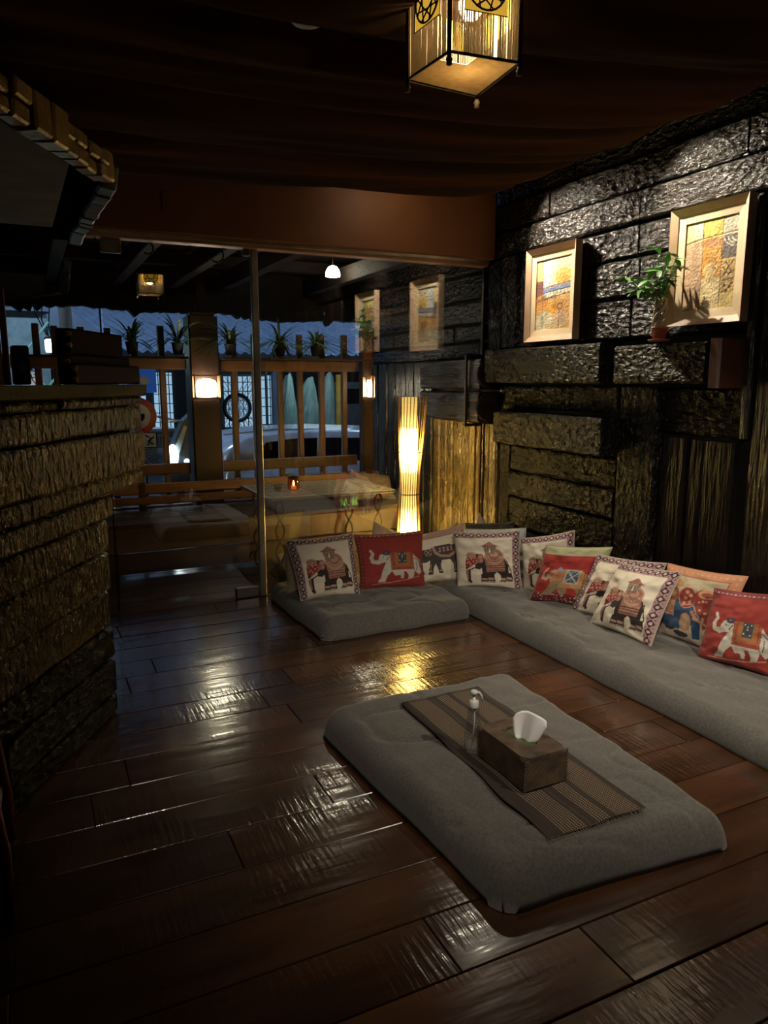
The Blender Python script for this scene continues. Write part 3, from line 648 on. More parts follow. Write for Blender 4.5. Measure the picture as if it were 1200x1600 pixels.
# fascia beam
fa = struct(MB().box((-2.6, 4.79, 2.385), (WX - 0.005, 4.97, 2.98), 0.004).build('trim_1', TERRA)); fa['label'] = 'terracotta painted fascia beam above the glass wall'
rl = struct(MB().box((-2.6, 4.86, 2.345), (WX - 0.01, 4.955, 2.384), 0.003).build('trim_2', RAILW)); rl['label'] = 'orange wooden head rail under the fascia'
struct(MB().box((-2.6, 4.835, 2.362), (WX - 0.02, 4.858, 2.3845), 0.002).build('trim_3', CHROME))
MB().box((-0.022, -0.006, -0.06), (0.022, 0.0, 0.06), 0.003).build('switch_plate', TERRA, fa, loc=(0.83, 4.789, 2.56))

# glass wall: fixed pane with notch around the logs, glass door, left pane
GP = [(1.425, 0.004), (WX - 0.012, 0.004), (WX - 0.012, 1.16), (WX - 0.155, 1.165), (WX - 0.155, 1.68), (WX - 0.012, 1.69), (WX - 0.012, 2.344), (1.425, 2.344)]
w1 = struct(MB().prism([(x, YG - 0.005, z) for x, z in GP], (0, 0.010, 0)).build('window_1', GLASS))
edge = MB()
for (x0, z0), (x1, z1) in zip(GP[1:6], GP[2:7]):
    edge.box((min(x0, x1) - 0.008, YG - 0.012, min(z0, z1) - 0.008), (max(x0, x1) + 0.008, YG + 0.012, max(z0, z1) + 0.008), 0.002)
edge.build('window_frame', DARKWOOD, w1)
d1 = struct(MB().box((0.445, YG - 0.005, 0.014), (1.37, YG + 0.005, 2.335)).build('door_1', GLASS))
MB().box((1.375, YG - 0.016, 0.0), (1.423, YG + 0.016, 2.344), 0.006).build('door_post', M('satin_steel_post', (0.66, 0.64, 0.61), 0.32, 0.45), d1)
MB().box((1.20, YG - 0.022, 0.002), (1.37, YG + 0.022, 0.075), 0.006).build('floor_patch_fitting', M('worn_steel', (0.30, 0.27, 0.25), 0.35, 1.0), d1)
MB().box((0.455, YG - 0.022, 2.262), (0.575, YG + 0.022, 2.344), 0.006).build('head_patch_fitting', M('worn_steel', (0.3, 0.27, 0.25), 0.35, 1.0), d1)
MB().box((1.325, YG - 0.022, 2.30), (1.372, YG + 0.022, 2.344), 0.006).build('head_patch_fitting', M('worn_steel', (0.3, 0.27, 0.25), 0.35, 1.0), d1)
w2 = struct(MB().box((-2.6, YG - 0.005, 0.004), (0.425, YG + 0.005, 2.344)).build('window_2', GLASS))
MB().box((0.425, YG - 0.009, 0.004), (0.434, YG + 0.009, 2.344)).build('window_frame', BLACK, w2)

# fabric canopy under the ceiling
def drape():
    nx, ny = 150, 190
    X, Y = np.meshgrid(np.linspace(-2.55, 2.88, nx), np.linspace(-1.25, 4.27, ny))
    u = (X + 2.55) / 5.43
    sag = np.sin(PI * np.clip(u, 0, 1)) ** 0.32
    Y2 = Y + 0.25 * (1 - np.sin(PI * u))  # swags pull towards the wall
    z = 2.765 - 0.165 * sag
    z -= 0.075 * sag * np.abs(np.sin(PI * (Y2 - 4.27) / 0.62)) ** 0.6
    z -= (vnoise(X * 0.9 + 3, Y2 * 9) - 0.5) * 0.05 * (0.35 + 0.65 * sag)
    z -= (vnoise(X * 1.6 + 9, Y2 * 22) - 0.5) * 0.014
    z += np.clip((0.06 - (4.27 - Y)) / 0.06, 0, 1) * 0.03
    P = np.stack([X, Y, z], -1).reshape(-1, 3); idx = np.arange(nx * ny).reshape(ny, nx)
    q = np.stack([idx[:-1, :-1], idx[1:, :-1], idx[1:, 1:], idx[:-1, 1:]], -1).reshape(-1, 4)
    m = M('brown_voile', (0.070, 0.024, 0.010), 0.9, col2=(0.024, 0.013, 0.0055), nscale=1.6, stretch=(0.25, 3.0, 1), spec=0.02)
    o = mesh_obj('ceiling_drape', P.tolist(), q.tolist(), m, smooth=True)
    md = o.modifiers.new('thickness', 'SOLIDIFY'); md.thickness = 0.003
    tag(o, 'dark brown fabric canopy sagging in swags under the ceiling', 'ceiling drape')
drape()
for i, (p, t, e) in enumerate(SPOTS):
    lab = ('black ceiling spot above the left painting, above the fabric edge', 'black ceiling spot above the potted plant and right painting', 'black ceiling spot over the wall beyond the right picture edge')[i]
    s = thing('ceiling_spot', lab, 'spotlight', p, 0, 'spots along the right wall')
    d = (Vector(t) - Vector(p)).normalized(); q = d.to_track_quat('-Z', 'Y')
    b = MB().lathe([(0.028, 0.045), (0.033, 0.03), (0.036, -0.05), (0.032, -0.05), (0.028, 0.0)], n=16, cap=False).build('lamp_head', BLACK, s, True); b.rotation_euler = q.to_euler()
    MB().tube([(0, 0, 0.03), (0, 0, 2.98 - p[2])], 0.008, 6).build('stem', BLACK, s)
for i, (p, t, e) in enumerate(FILL):
    o = MB().lathe([(0.15, 0.42), (0.15, -0.09), (0.145, -0.09), (0.14, 0.05)], n=20, cap=False).build('fill_can', BLACK, smooth=True, loc=p); tag(o, ('added black can fill light over the room, left of the unseen pair', 'added black can fill light over the room, right of the unseen pair')[i], 'spotlight', 'added fill lights in the ceiling')
s_ = thing('ceiling_spot', 'added black spot, unseen behind the fabric edge, brightening the terracotta fascia', 'spotlight', (2.25, 4.36, 2.84), 0)
MB().lathe([(0.02, 0.045), (0.03, 0.03), (0.03, -0.02), (0.026, -0.02), (0.02, 0.0)], n=14, cap=False).build('lamp_head', BLACK, s_, True); MB().tube([(0, 0, 0.03), (0, 0, 0.14)], 0.008, 6).build('stem', BLACK, s_)
sd = MB().lathe([(0.02, -0.03), (0.045, -0.028), (0.055, -0.015), (0.058, 0.0)], n=20).build('smoke_detector', M('grey_plastic', (0.10, 0.08, 0.07), 0.5), smooth=True, loc=(0.83, 2.27, 2.575))
tag(sd, 'small round dark detector on the fabric ceiling left of the lantern', 'smoke detector')

# ------------------------------------------------------------------ left partition
AZ = math.radians(30.4); PD = Vector((math.sin(AZ), math.cos(AZ), 0)); PN = Vector((PD.y, -PD.x, 0)); P0 = Vector((0.27, 3.40, 0))
def pp(s, n, z): return P0 + PD * s + PN * n + Vector((0, 0, z))
core = MB()
core.prism([pp(-3.2, -0.05, 0), pp(-0.02, -0.05, 0), pp(-0.02, -0.05, 0.99), pp(0.40, -0.05, 0.99), pp(0.40, -0.05, 1.42), pp(-3.2, -0.05, 1.42)], tuple(PN * -0.17))
prt = struct(core.build('wall_partition', BLACK)); prt['label'] = 'low partition of gold lit bark boards on the left'
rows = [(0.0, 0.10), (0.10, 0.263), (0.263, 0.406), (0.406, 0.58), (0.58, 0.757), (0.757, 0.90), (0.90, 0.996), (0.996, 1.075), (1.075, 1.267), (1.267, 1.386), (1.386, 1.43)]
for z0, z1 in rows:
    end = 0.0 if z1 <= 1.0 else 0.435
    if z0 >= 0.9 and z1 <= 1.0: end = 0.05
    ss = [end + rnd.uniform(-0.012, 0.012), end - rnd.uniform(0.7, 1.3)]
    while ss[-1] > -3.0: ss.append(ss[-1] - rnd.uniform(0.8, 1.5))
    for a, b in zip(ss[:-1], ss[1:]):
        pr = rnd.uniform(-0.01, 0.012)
        rough_board('board', pp((a + b) / 2, pr, (z0 + z1) / 2), a - b - 0.004, z1 - z0 - 0.004, 0.05 + pr, PD, PN, PART if z0 >= 0.40 else LOWB, prt, 0.006, 0.010, 8)  # upper rows carry lamp gold in their colour, lower rows carry shade
# edge faces
rough_board('board', pp(-0.01, -0.135, 0.50), 0.99, 0.16, 0.02, (0, 0, 1), PD, PART, prt, 0.003, 0.006, 4)
rough_board('board', pp(0.42, -0.135, 1.21), 0.42, 0.16, 0.02, (0, 0, 1), PD, DARKWOOD, prt, 0.003, 0.006, 4)
rough_board('cap_board', pp(-1.35, -0.10, 1.43), 3.6, 0.26, 0.052, PD, (0, 0, -1), M('worn_cap_wood', (0.026, 0.015, 0.008), 0.5, col2=(0.012, 0.007, 0.004), bump=0.5, bscale=40, bdist=0.004, spec=0.05), prt, 0.006, 0.008, 9)
# stacked wooden boxes on the partition
def wooden_box(s0, s1, n0, n1, z0, z1, label):
    t = thing('wooden_box', label, 'box', pp((s0 + s1) / 2, (n0 + n1) / 2, z0), PI / 2 - AZ, 'nested wooden boxes on the partition')
    a, b, h = (s1 - s0) / 2, (n1 - n0) / 2, z1 - z0
    MB().box((-a, -b, 0), (a, b, h), 0.006).build('box_body', M('oiled_dark_wood', (0.016, 0.006, 0.004), 0.45, col2=(0.009, 0.0035, 0.0025), spec=0.02, nscale=6, stretch=(0.2, 1, 1)), t)
    k = max(2, int(h / 0.045))
    for i in range(k):
        z = h * (i + 0.5) / k
        MB().lathe([(0.004, -0.012), (0.012, -0.010), (0.016, 0), (0.012, 0.010), (0.004, 0.012)], n=10).build('corner_knob', M('worn_brass_wood', (0.18, 0.09, 0.05), 0.35), t, True, loc=(-a - 0.002, -b + 0.006, z))
    return t
wooden_box(-0.075, 0.43, -0.135, -0.072, 1.485, 1.715, 'tallest dark wooden box, rearmost of the three on the partition top')
wooden_box(-0.175, 0.41, -0.070, -0.032, 1.485, 1.605, 'middle height dark wooden box, between the tall and the front one')
wooden_box(-0.20, 0.425, -0.030, 0.008, 1.485, 1.568, 'lowest dark wooden box, frontmost on the partition top')
o = tag(MB().prism([(-0.35, -0.035, 0), (-0.055, -0.035, 0), (-0.055, 0.035, 0), (-0.35, 0.035, 0)], (-0.01, 0, 0.36)).build('wooden_board', RAILW, loc=(-0.02, 3.13, 1.484)), 'pale orange wooden panel standing at the left frame edge', 'panel')
MB().box((-0.0, -0.04, 0), (0.022, 0.04, 0.35), 0.003).build('panel_edge', REDWOOD, o, loc=(-0.056, 0, 0))
t = thing('black_speaker', 'small black box speaker between the wooden panel and the boxes', 'speaker', (-0.02, 3.36, 1.484), 0.2)
MB().box((-0.030, -0.03, 0), (0.030, 0.03, 0.155), 0.006).build('cabinet', BLACK, t); MB().lathe([(0.022, 0), (0.020, 0.004), (0.01, 0.002)], n=14).build('speaker_cone', M('grey_plastic', (0.1, 0.1, 0.1), 0.5), t, loc=(0, -0.031, 0.07)).rotation_euler = (PI / 2, 0, 0)

# overhead canopy at left: grey panel with brick like rim
def canopy():
    A = Vector((-0.72, 1.03, 0)); B = Vector((0.332, 3.05, 0)); D = Vector((0.272, 4.38, 0)); E_ = Vector((-2.55, 4.38, 0)); G = Vector((-2.55, 1.03, 0))
    z0, z1 = 2.215, 2.315
    t = thing('wall_canopy', 'grey overhead canopy with a brick rim in lamplit gold above the partition', 'canopy', (0, 0, 0))
    MB().prism([(p.x, p.y, z0 + 0.012) for p in (A, B, D, E_, G)], (0, 0, z1 - z0 - 0.02)).build('canopy_slab', M('dead_black', (0.006, 0.006, 0.006), 1.0, spec=0.0), t)
    ins = [A + Vector((-0.06, 0.02, 0)), B + Vector((-0.15, -0.20, 0)), B + Vector((-0.17, 0.95, 0)), Vector((-2.5, 4.05, 0)), Vector((-2.5, 1.1, 0))]
    MB().prism([(p.x, p.y, z0 + 0.004) for p in ins], (0, 0, 0.012)).build('soffit_panel', M('grey_plaster', (0.16, 0.16, 0.18), 0.85, spec=0.1), t)
    GOLD = M('lamplit_gold_brick', (0.36, 0.22, 0.045), 0.36, col2=(0.20, 0.115, 0.025), nscale=14, bump=0.7, bscale=70, bdist=0.006, rand=0.15, stretch=(1, 1, 1))  # gold lamplight on the rim is put into the brick colour
    PALE = M('pale_stone_chip', (0.20, 0.17, 0.16), 0.45, col2=(0.10, 0.085, 0.08), bump=0.7, bscale=60, bdist=0.006, rand=0.3)  # whitish light from outside is put into this edge's colour
    d = (B - A).normalized(); n = Vector((d.y, -d.x, 0)); L = (B - A).length; s = 0.0
    ang = math.atan2(d.y, d.x)
    while s < L - 0.02:
        w_ = min(rnd.choice([0.10, 0.13, 0.17, 0.21, 0.24]), L - s); hh = z1 - z0 + rnd.uniform(-0.006, 0.018)
        split = rnd.random() < 0.6
        zc = z0 + rnd.uniform(-0.01, 0.004)
        parts = [(0, 1.0)] if not split else [(0, 0.5), (0.5, 1.0)]
        for f0, f1 in parts:
            cut = [(0, w_)] if (rnd.random() < 0.4 or w_ < 0.12) else [(0, w_ * 0.5), (w_ * 0.5, w_)]
            for c0, c1 in cut:
                pr = rnd.uniform(0.008, 0.035)
                c = A + d * (s + (c0 + c1) / 2) + n * (pr / 2 - 0.02)
                o = MB().box((-(c1 - c0) / 2 + 0.003, -pr / 2 - 0.03, 0.001), ((c1 - c0) / 2 - 0.003, pr / 2 + 0.012, hh * (f1 - f0) - 0.003), 0.007).build('brick', GOLD, t, loc=(c.x, c.y, zc + hh * f0))
                o.rotation_euler = (rnd.uniform(-0.05, 0.05), rnd.uniform(-0.03, 0.03), ang)
        s += w_
    d2 = (D - B).normalized(); L2 = (D - B).length; s = 0.0; n2 = Vector((d2.y, -d2.x, 0)); ang2 = math.atan2(d2.y, d2.x)
    while s < L2 - 0.02:
        w_ = min(rnd.uniform(0.07, 0.2), L2 - s); c = B + d2 * (s + w_ / 2)
        o = MB().box((-w_ / 2 + 0.003, -0.035, -0.01), (w_ / 2 - 0.003, 0.03, z1 - z0 - 0.01 + rnd.uniform(-0.02, 0.01)), 0.008).build('brick', PALE, t, loc=(c.x + rnd.uniform(-0.008, 0.004), c.y, z0))
        o.rotation_euler = (0.15, rnd.uniform(-0.05, 0.05), ang2 + rnd.uniform(-0.06, 0.06)); s += w_
    return t
canopy()
# reddish chair edge at the lower left
t = thing('wooden_chair', 'reddish wooden chair back edge at the lower left frame edge', 'chair', (-0.27, 2.25, 0))
RC = M('mahogany', (0.26, 0.045, 0.022), 0.4, col2=(0.07, 0.012, 0.008))
MB().tube([(0.105, 0.25, 0.02), (0.108, 0.25, 0.18), (0.09, 0.25, 0.36), (0.04, 0.25, 0.42), (-0.15, 0.25, 0.43)], [0.016, 0.018, 0.018, 0.018, 0.018], 10).build('arm_frame', RC, t, True)
MB().tube([(0.110, -0.12, 0.0), (0.112, -0.12, 0.2), (0.095, -0.12, 0.36), (0.04, -0.12, 0.42), (-0.15, -0.12, 0.43)], 0.018, 10).build('arm_frame', RC, t, True)
MB().box((-0.35, -0.14, 0.20), (0.10, 0.27, 0.235), 0.012).build('seat', RC, t)
for y in (-0.12, 0.25): MB().tube([(-0.33, y, 0.0), (-0.33, y, 0.7)], 0.016, 8).build('leg', RC, t, True)
MB().box((-0.345, -0.14, 0.40), (-0.315, 0.27, 0.68), 0.01).build('backrest', RC, t)

# ------------------------------------------------------------------ mats
def mat_obj(name, quad, H, label, seed, r=0.07, n=110, wrk=1.0, flare=0.0, group=None):
    a, b, c, d = [np.array(q, float) for q in quad]  # bl, br, tr, tl (xy)
    t = np.linspace(-1, 1, n); t = np.sign(t) * (1 - (1 - abs(t)) ** 1.5)
    s = (t + 1) / 2; U, V = np.meshgrid(s, s)
    P = ((1 - U) * (1 - V))[..., None] * a + (U * (1 - V))[..., None] * b + (U * V)[..., None] * c + ((1 - U) * V)[..., None] * d
    Lx = np.linalg.norm(b - a); Ly = np.linalg.norm(d - a)
    du = np.minimum(U, 1 - U) * Lx; dv = np.minimum(V, 1 - V) * Ly
    # rounded corners: pull the corner points in onto a quarter circle
    fu = np.clip(1 - du / r, 0, 1); fv = np.clip(1 - dv / r, 0, 1)
    rho = np.maximum(np.sqrt(fu ** 2 + fv ** 2), 1.0); fu = fu / rho; fv = fv / rho
    U = np.where(fu > 0, np.where(U < 0.5, r * (1 - fu) / Lx, 1 - r * (1 - fu) / Lx), U)
    V = np.where(fv > 0, np.where(V < 0.5, r * (1 - fv) / Ly, 1 - r * (1 - fv) / Ly), V)
    P = ((1 - U) * (1 - V))[..., None] * a + (U * (1 - V))[..., None] * b + (U * V)[..., None] * c + ((1 - U) * V)[..., None] * d
    q = np.sqrt(np.clip(1 - (fu ** 2 + fv ** 2), 0, 1)); q = np.where((fu > 0) & (fv > 0), q, np.sqrt(np.clip(1 - np.maximum(fu, fv) ** 2, 0, 1)))
    nz = (vnoise(P[..., 0] * 7 + seed, P[..., 1] * 7) - 0.5) * 0.018 + (vnoise(P[..., 0] * 16 + seed, P[..., 1] * 11 + 4) - 0.5) * 0.010
    cre = np.abs(vnoise(P[..., 0] * 3.2 + seed * 2 + 0.35 * P[..., 1], P[..., 1] * 6.5 + P[..., 0]) - 0.5)
    nz -= np.exp(-(cre / 0.03) ** 2) * 0.012
    z = H * q + nz * wrk * np.clip(q, 0, 1)
    cen = P.mean((0, 1))
    off = (P - cen); P2 = P.copy()
    edge = np.clip(1 - q, 0, 1)
    w2 = (vnoise(P[..., 0] * 6 + 31 + seed, P[..., 1] * 6 + 5) - 0.5) * 0.02 * edge
    cn = (fu > 0) & (fv > 0)
    P2 = cen + off * (1 + w2[..., None] / 0.6 + flare * edge[..., None])
    V3 = np.concatenate([P2 - cen, np.maximum(z, 0.0)[..., None]], -1)
    idx = np.arange(n * n).reshape(n, n)
    Q = np.stack([idx[:-1, :-1], idx[:-1, 1:], idx[1:, 1:], idx[1:, :-1]], -1).reshape(-1, 4).tolist()
    vv = V3.reshape(-1, 3).tolist()
    ring = [int(i) for i in list(idx[0, :]) + list(idx[1:, -1]) + list(idx[-1, :-1][::-1]) + list(idx[1:-1, 0][::-1])]
    Q.append(ring[::-1])
    o = mesh_obj(name, vv, Q, FELT, smooth=True, loc=(cen[0], cen[1], 0.002))
    tag(o, label, 'floor mat', group)
    return o
m1 = mat_obj('floor_mat', ((1.44, 3.83), (2.47, 3.84), (2.47, 4.83), (1.40, 4.83)), 0.125, 'grey fabric floor mat against the glass wall, under the five left cushions', 3)
m2 = mat_obj('floor_mat', ((2.50, 0.70), (3.17, 0.70), (3.17, 4.84), (2.475, 4.84)), 0.125, 'long grey fabric floor mat running along the right wall', 9, n=170)
m3 = mat_obj('floor_mat', ((1.105, 1.545), (1.965, 1.475), (2.02, 2.82), (1.03, 2.80)), 0.125, 'grey padded mat in the middle of the floor under the tissue box', 5, r=0.07, flare=0.02, wrk=1.0)
# seams
MB().tube([(-0.51, -0.48, 0.03), (0, -0.485, 0.035), (0.5, -0.48, 0.03)], 0.004, 5).build('seam', FELT, m1)

# runner: woven strip with stripes and lattice of threads
def runner():
    m, nt, b = nodemat('woven_runner'); N = nt.nodes; L = nt.links
    tc = N.new('ShaderNodeTexCoord'); sp = N.new('ShaderNodeSeparateXYZ'); L.new(tc.outputs['Object'], sp.inputs[0])
    def wave(out, freq, thr):
        m1_ = N.new('ShaderNodeMath'); m1_.operation = 'MULTIPLY'; m1_.inputs[1].default_value = freq; L.new(out, m1_.inputs[0])
        m2_ = N.new('ShaderNodeMath'); m2_.operation = 'FRACT'; L.new(m1_.outputs[0], m2_.inputs[0])
        m3_ = N.new('ShaderNodeMath'); m3_.operation = 'LESS_THAN'; m3_.inputs[1].default_value = thr; L.new(m2_.outputs[0], m3_.inputs[0]); return m3_.outputs[0]
    g1 = wave(sp.outputs['X'], 95, 0.45); g2 = wave(sp.outputs['Y'], 120, 0.55)
    an = N.new('ShaderNodeMath'); an.operation = 'MULTIPLY'; L.new(g1, an.inputs[0]); L.new(g2, an.inputs[1])
    # dark bands across x
    rp = N.new('ShaderNodeValToRGB'); rp.color_ramp.interpolation = 'CONSTANT'
    mr = N.new('ShaderNodeMapRange'); mr.inputs[1].default_value = -0.2; mr.inputs[2].default_value = 0.2; L.new(sp.outputs['X'], mr.inputs[0]); L.new(mr.outputs[0], rp.inputs[0])
    el = rp.color_ramp.elements; el[0].position = 0; el[0].color = (0.3, 0.3, 0.3, 1); el[1].position = 0.03; el[1].color = (0, 0, 0, 1)
    for p, c in ((0.12, 1), (0.30, 1), (0.36, 0), (0.38, 0.4), (0.40, 0), (0.46, 1), (0.60, 0), (0.66, 1), (0.90, 0), (0.97, 0.4)):
        e = el.new(p); e.color = (c, c, c, 1)
    mu = N.new('ShaderNodeMath'); mu.operation = 'MULTIPLY'; L.new(an.outputs[0], mu.inputs[0]); L.new(rp.outputs[0], mu.inputs[1])
    mx = N.new('ShaderNodeMix'); mx.data_type = 'RGBA'; mx.inputs['A'].default_value = (0.032, 0.023, 0.018, 1); mx.inputs['B'].default_value = (0.26, 0.19, 0.12, 1)
    L.new(mu.outputs[0], mx.inputs['Factor']); L.new(mx.outputs['Result'], b.inputs['Base Color']); b.inputs['Roughness'].default_value = 0.95
    n = 40; V = []; F = []
    x0, x1, y0, y1 = -0.195, 0.195, -0.52, 0.52
    for j in range(n + 1):
        for i in range(13):
            u, v = i / 12, j / n; x = x0 + (x1 - x0) * u; y = y0 + (y1 - y0) * v
            x += 0.004 * math.sin(v * 19) + (v - 0.5) * 0.03
            wz = 0.002 * math.sin(y * 23 + x * 9) + 0.002 * math.sin(x * 31)
            V.append((x, y, wz))
    for j in range(n):
        for i in range(12): a = j * 13 + i; F.append((a, a + 1, a + 14, a + 13))
    o = mesh_obj('table_runner', V, F, m, smooth=True, loc=(1.52, 2.12, 0.1425)); md = o.modifiers.new('t', 'SOLIDIFY'); md.thickness = 0.003
    tag(o, 'brown striped woven runner lying across the middle floor mat', 'table runner')
    fr = MB()
    for k in range(46):
        x = x0 + (x1 - x0) * k / 45
        fr.tube([(x - 0.015, y0 + 0.002, 0), (x - 0.015 + rnd.uniform(-0.003, 0.003), y0 - 0.012, -0.003)], 0.0012, 3)
        fr.tube([(x + 0.015, y1 - 0.002, 0), (x + 0.015 + rnd.uniform(-0.003, 0.003), y1 + 0.012, -0.003)], 0.0012, 3)
    f = fr.build('fringe', M('thread', (0.16, 0.12, 0.08), 0.9), o); f['kind'] = 'stuff'
runner()

# tissue box
def tissue_box():
    t = thing('tissue_box', 'brown woven rattan tissue box on the striped runner', 'tissue box', (1.475, 1.968, 0.146), 0.02)
    m = M('rattan', (0.135, 0.080, 0.042), 0.6, col2=(0.05, 0.030, 0.017), nscale=22)
    nt = m.node_tree; N = nt.nodes; L = nt.links; b = N['Principled BSDF']; tc = N.new('ShaderNodeTexCoord')
    w1_ = N.new('ShaderNodeTexWave'); w1_.inputs['Scale'].default_value = 60; w1_.bands_direction = 'Z'; w2_ = N.new('ShaderNodeTexWave'); w2_.inputs['Scale'].default_value = 75; w2_.bands_direction = 'DIAGONAL'
    L.new(tc.outputs['Object'], w1_.inputs[0]); L.new(tc.outputs['Object'], w2_.inputs[0])
    ad = N.new('ShaderNodeMath'); L.new(w1_.outputs['Fac'], ad.inputs[0]); L.new(w2_.outputs['Fac'], ad.inputs[1])
    bp = N.new('ShaderNodeBump'); bp.inputs['Distance'].default_value = 0.0025; L.new(ad.outputs[0], bp.inputs['Height']); L.new(bp.outputs[0], b.inputs['Normal'])
    a, c, h = 0.087, 0.137, 0.122
    MB().box((-a, -c, 0), (a, c, h - 0.012), 0.004).build('box_body', m, t)
    # lid ring with oval opening
    k = 28; vs = []; fs = []
    for j in range(k):
        an = 2 * PI * j / k; cx, cy = math.cos(an), math.sin(an); s = 1 / max(abs(cx) / (a + 0.002), abs(cy) / (c + 0.002))
        ox, oy = cx * s, cy * s; ix, iy = 0.036 * cx, 0.075 * cy
        vs += [(ox, oy, h - 0.014), (ox, oy, h), (ix, iy, h + 0.002), (ix, iy, h - 0.012)]
    for j in range(k):
        A_ = j * 4; B_ = ((j + 1) % k) * 4
        for q in range(3): fs.append((A_ + q, B_ + q, B_ + q + 1, A_ + q + 1))
    mesh_obj('lid', vs, fs, m, t)
    MB().lathe([(0.0345, 0)], n=3)
    o = MB().lathe([(0.001, 0), (0.036, 0.0)], n=20, cap=False).build('opening_film', M('green_film', (0.10, 0.13, 0.04), 0.2), t, loc=(0, 0, h - 0.006)); o.scale = (1, 2.05, 1)
    for sx in (-1, 1):
        for sy_ in (-1, 1): MB().tube([(sx * (a + 0.001), sy_ * (c + 0.001), 0.002), (sx * (a + 0.001), sy_ * (c + 0.001), h)], 0.0035, 6).build('corner_binding', m, t)
    # tissue
    V = []; F = []; nu, nv = 15, 12
    for j in range(nv + 1):
        for i in range(nu + 1):
            u = i / nu * 2 - 1; v = j / nv
            wd = 0.032 + 0.036 * v ** 0.6 - 0.012 * max(0, v - 0.75) * 4 * abs(u)
            top = 1 - 0.18 * (u * u) * v
            V.append((0.006 * math.sin(u * 4.2) * (1 - 0.3 * v) + 0.012 * v, u * wd + 0.012 * v * (-1), 0.108 * v * top - 0.004 + 0.0))
    for j in range(nv):
        for i in range(nu): q = j * (nu + 1) + i; F.append((q, q + 1, q + nu + 2, q + nu + 1))
    o = mesh_obj('tissue', V, F, M('white_tissue', (0.93, 0.93, 0.95), 0.9, col2=(0.88, 0.88, 0.9)), None, True, loc=(1.475, 1.945, 0.146 + h - 0.004)); o.rotation_euler = (0, 0, 0.5)
    md = o.modifiers.new('t', 'SOLIDIFY'); md.thickness = 0.001
    tag(o, 'white tissue standing up out of the rattan box', 'tissue')
tissue_box()
# pump bottle
def bottle():
    t = thing('pump_bottle', 'clear pump bottle with white dispenser beside the tissue box', 'bottle', (1.395, 2.155, 0.146), 0)
    cg = glass_mat('clear_plastic', 0.10, (0.90, 0.91, 0.92))
    MB().lathe([(0.002, 0.0), (0.030, 0.0), (0.033, 0.006), (0.034, 0.05), (0.031, 0.09), (0.026, 0.125), (0.022, 0.142), (0.024, 0.152), (0.021, 0.165), (0.015, 0.172), (0.014, 0.176)], n=24, cap=False).build('bottle_body', cg, t, True)
    MB().lathe([(0.001, 0.002), (0.029, 0.002), (0.031, 0.008), (0.032, 0.026), (0.001, 0.026)], n=20, cap=False).build('gel', M('clear_gel', (0.55, 0.55, 0.48), 0.2, alpha=0.35), t, True)
    WP = M('white_plastic', (0.62, 0.63, 0.65), 0.35)
    MB().tube([(0.004, 0, 0.172), (0.003, 0, 0.10), (-0.006, 0, 0.01)], 0.0028, 8).build('dip_tube', WP, t, True)
    MB().lathe([(0.017, 0.170), (0.0175, 0.172), (0.0175, 0.194), (0.014, 0.197), (0.006, 0.199), (0.005, 0.222)], n=20).build('collar', WP, t, True)
    MB().lathe([(0.006, 0.220), (0.013, 0.221), (0.0145, 0.227), (0.013, 0.234), (0.009, 0.236)], n=18).build('pump_head', WP, t, True)
    MB().tube([(0.0, 0, 0.228), (0.018, -0.006, 0.226), (0.027, -0.009, 0.212), (0.030, -0.010, 0.192)], [0.005, 0.0045, 0.004, 0.0035], 8).build('nozzle', WP, t, True)
bottle()

# ------------------------------------------------------------------ cushions
G = 'printed cushions lined up on the mats'
pillow('cushion', ((1.469, 4.313, 0.118), (1.866, 4.283, 0.118), (1.883, 4.433, 0.499), (1.424, 4.462, 0.484)), cushion_howdah('tlr'), 0.13, 'cream elephant cushion at the left end of the row beside the door post', group=G, seed=1)
pillow('cushion', ((1.906, 4.364, 0.118), (2.349, 4.274, 0.118), (2.392, 4.397, 0.478), (1.916, 4.491, 0.472)), cushion_red_white('tl'), 0.13, 'red cushion with a white elephant in front of the glass, second from left', group=G, seed=2, pipe=REDPIPE)
pillow('cushion', ((2.316, 4.38, 0.118), (2.702, 4.27, 0.118), (2.725, 4.40, 0.499), (2.336, 4.47, 0.424)), cushion_walking(), 0.10, 'cream cushion with dark walking elephant and pink border, half hidden beside the red one', group=G, seed=3)
pillow('cushion', ((2.547, 4.170, 0.118), (2.887, 3.905, 0.118), (2.923, 4.00, 0.505), (2.563, 4.27, 0.473)), cushion_howdah('tr'), 0.13, 'cream elephant cushion standing in the corner where the two mats meet', group=G, seed=4)
pillow('cushion', ((2.72, 4.38, 0.118), (3.10, 4.14, 0.118), (3.135, 4.215, 0.465), (2.77, 4.49, 0.44)), cushion_lace(), 0.09, 'pale blue patterned cushion behind the corner elephant cushion', group=G, seed=5, n=60)
pillow('cushion', ((2.80, 4.52, 0.118), (3.15, 4.33, 0.118), (3.155, 4.39, 0.485), (2.87, 4.62, 0.455)), cushion_braid(), 0.10, 'black braided cushion behind the pale blue one in the corner', group=G, seed=6, n=90, pipe=None, wr=1.6)
pillow('cushion', ((2.905, 3.905, 0.118), (3.085, 3.60, 0.118), (3.130, 3.69, 0.544), (2.92, 3.98, 0.454)), cushion_howdah('tr'), 0.11, 'cream elephant cushion partly behind the red one with green border', group=G, seed=7)
pillow('cushion', ((2.790, 3.69, 0.118), (3.034, 3.385, 0.118), (3.135, 3.345, 0.503), (2.885, 3.66, 0.477)), cushion_orange(), 0.13, 'red cushion with orange elephant and green border on the long mat', group=G, seed=8, pipe=M('green_piping', (0.36, 0.36, 0.22), 0.9))
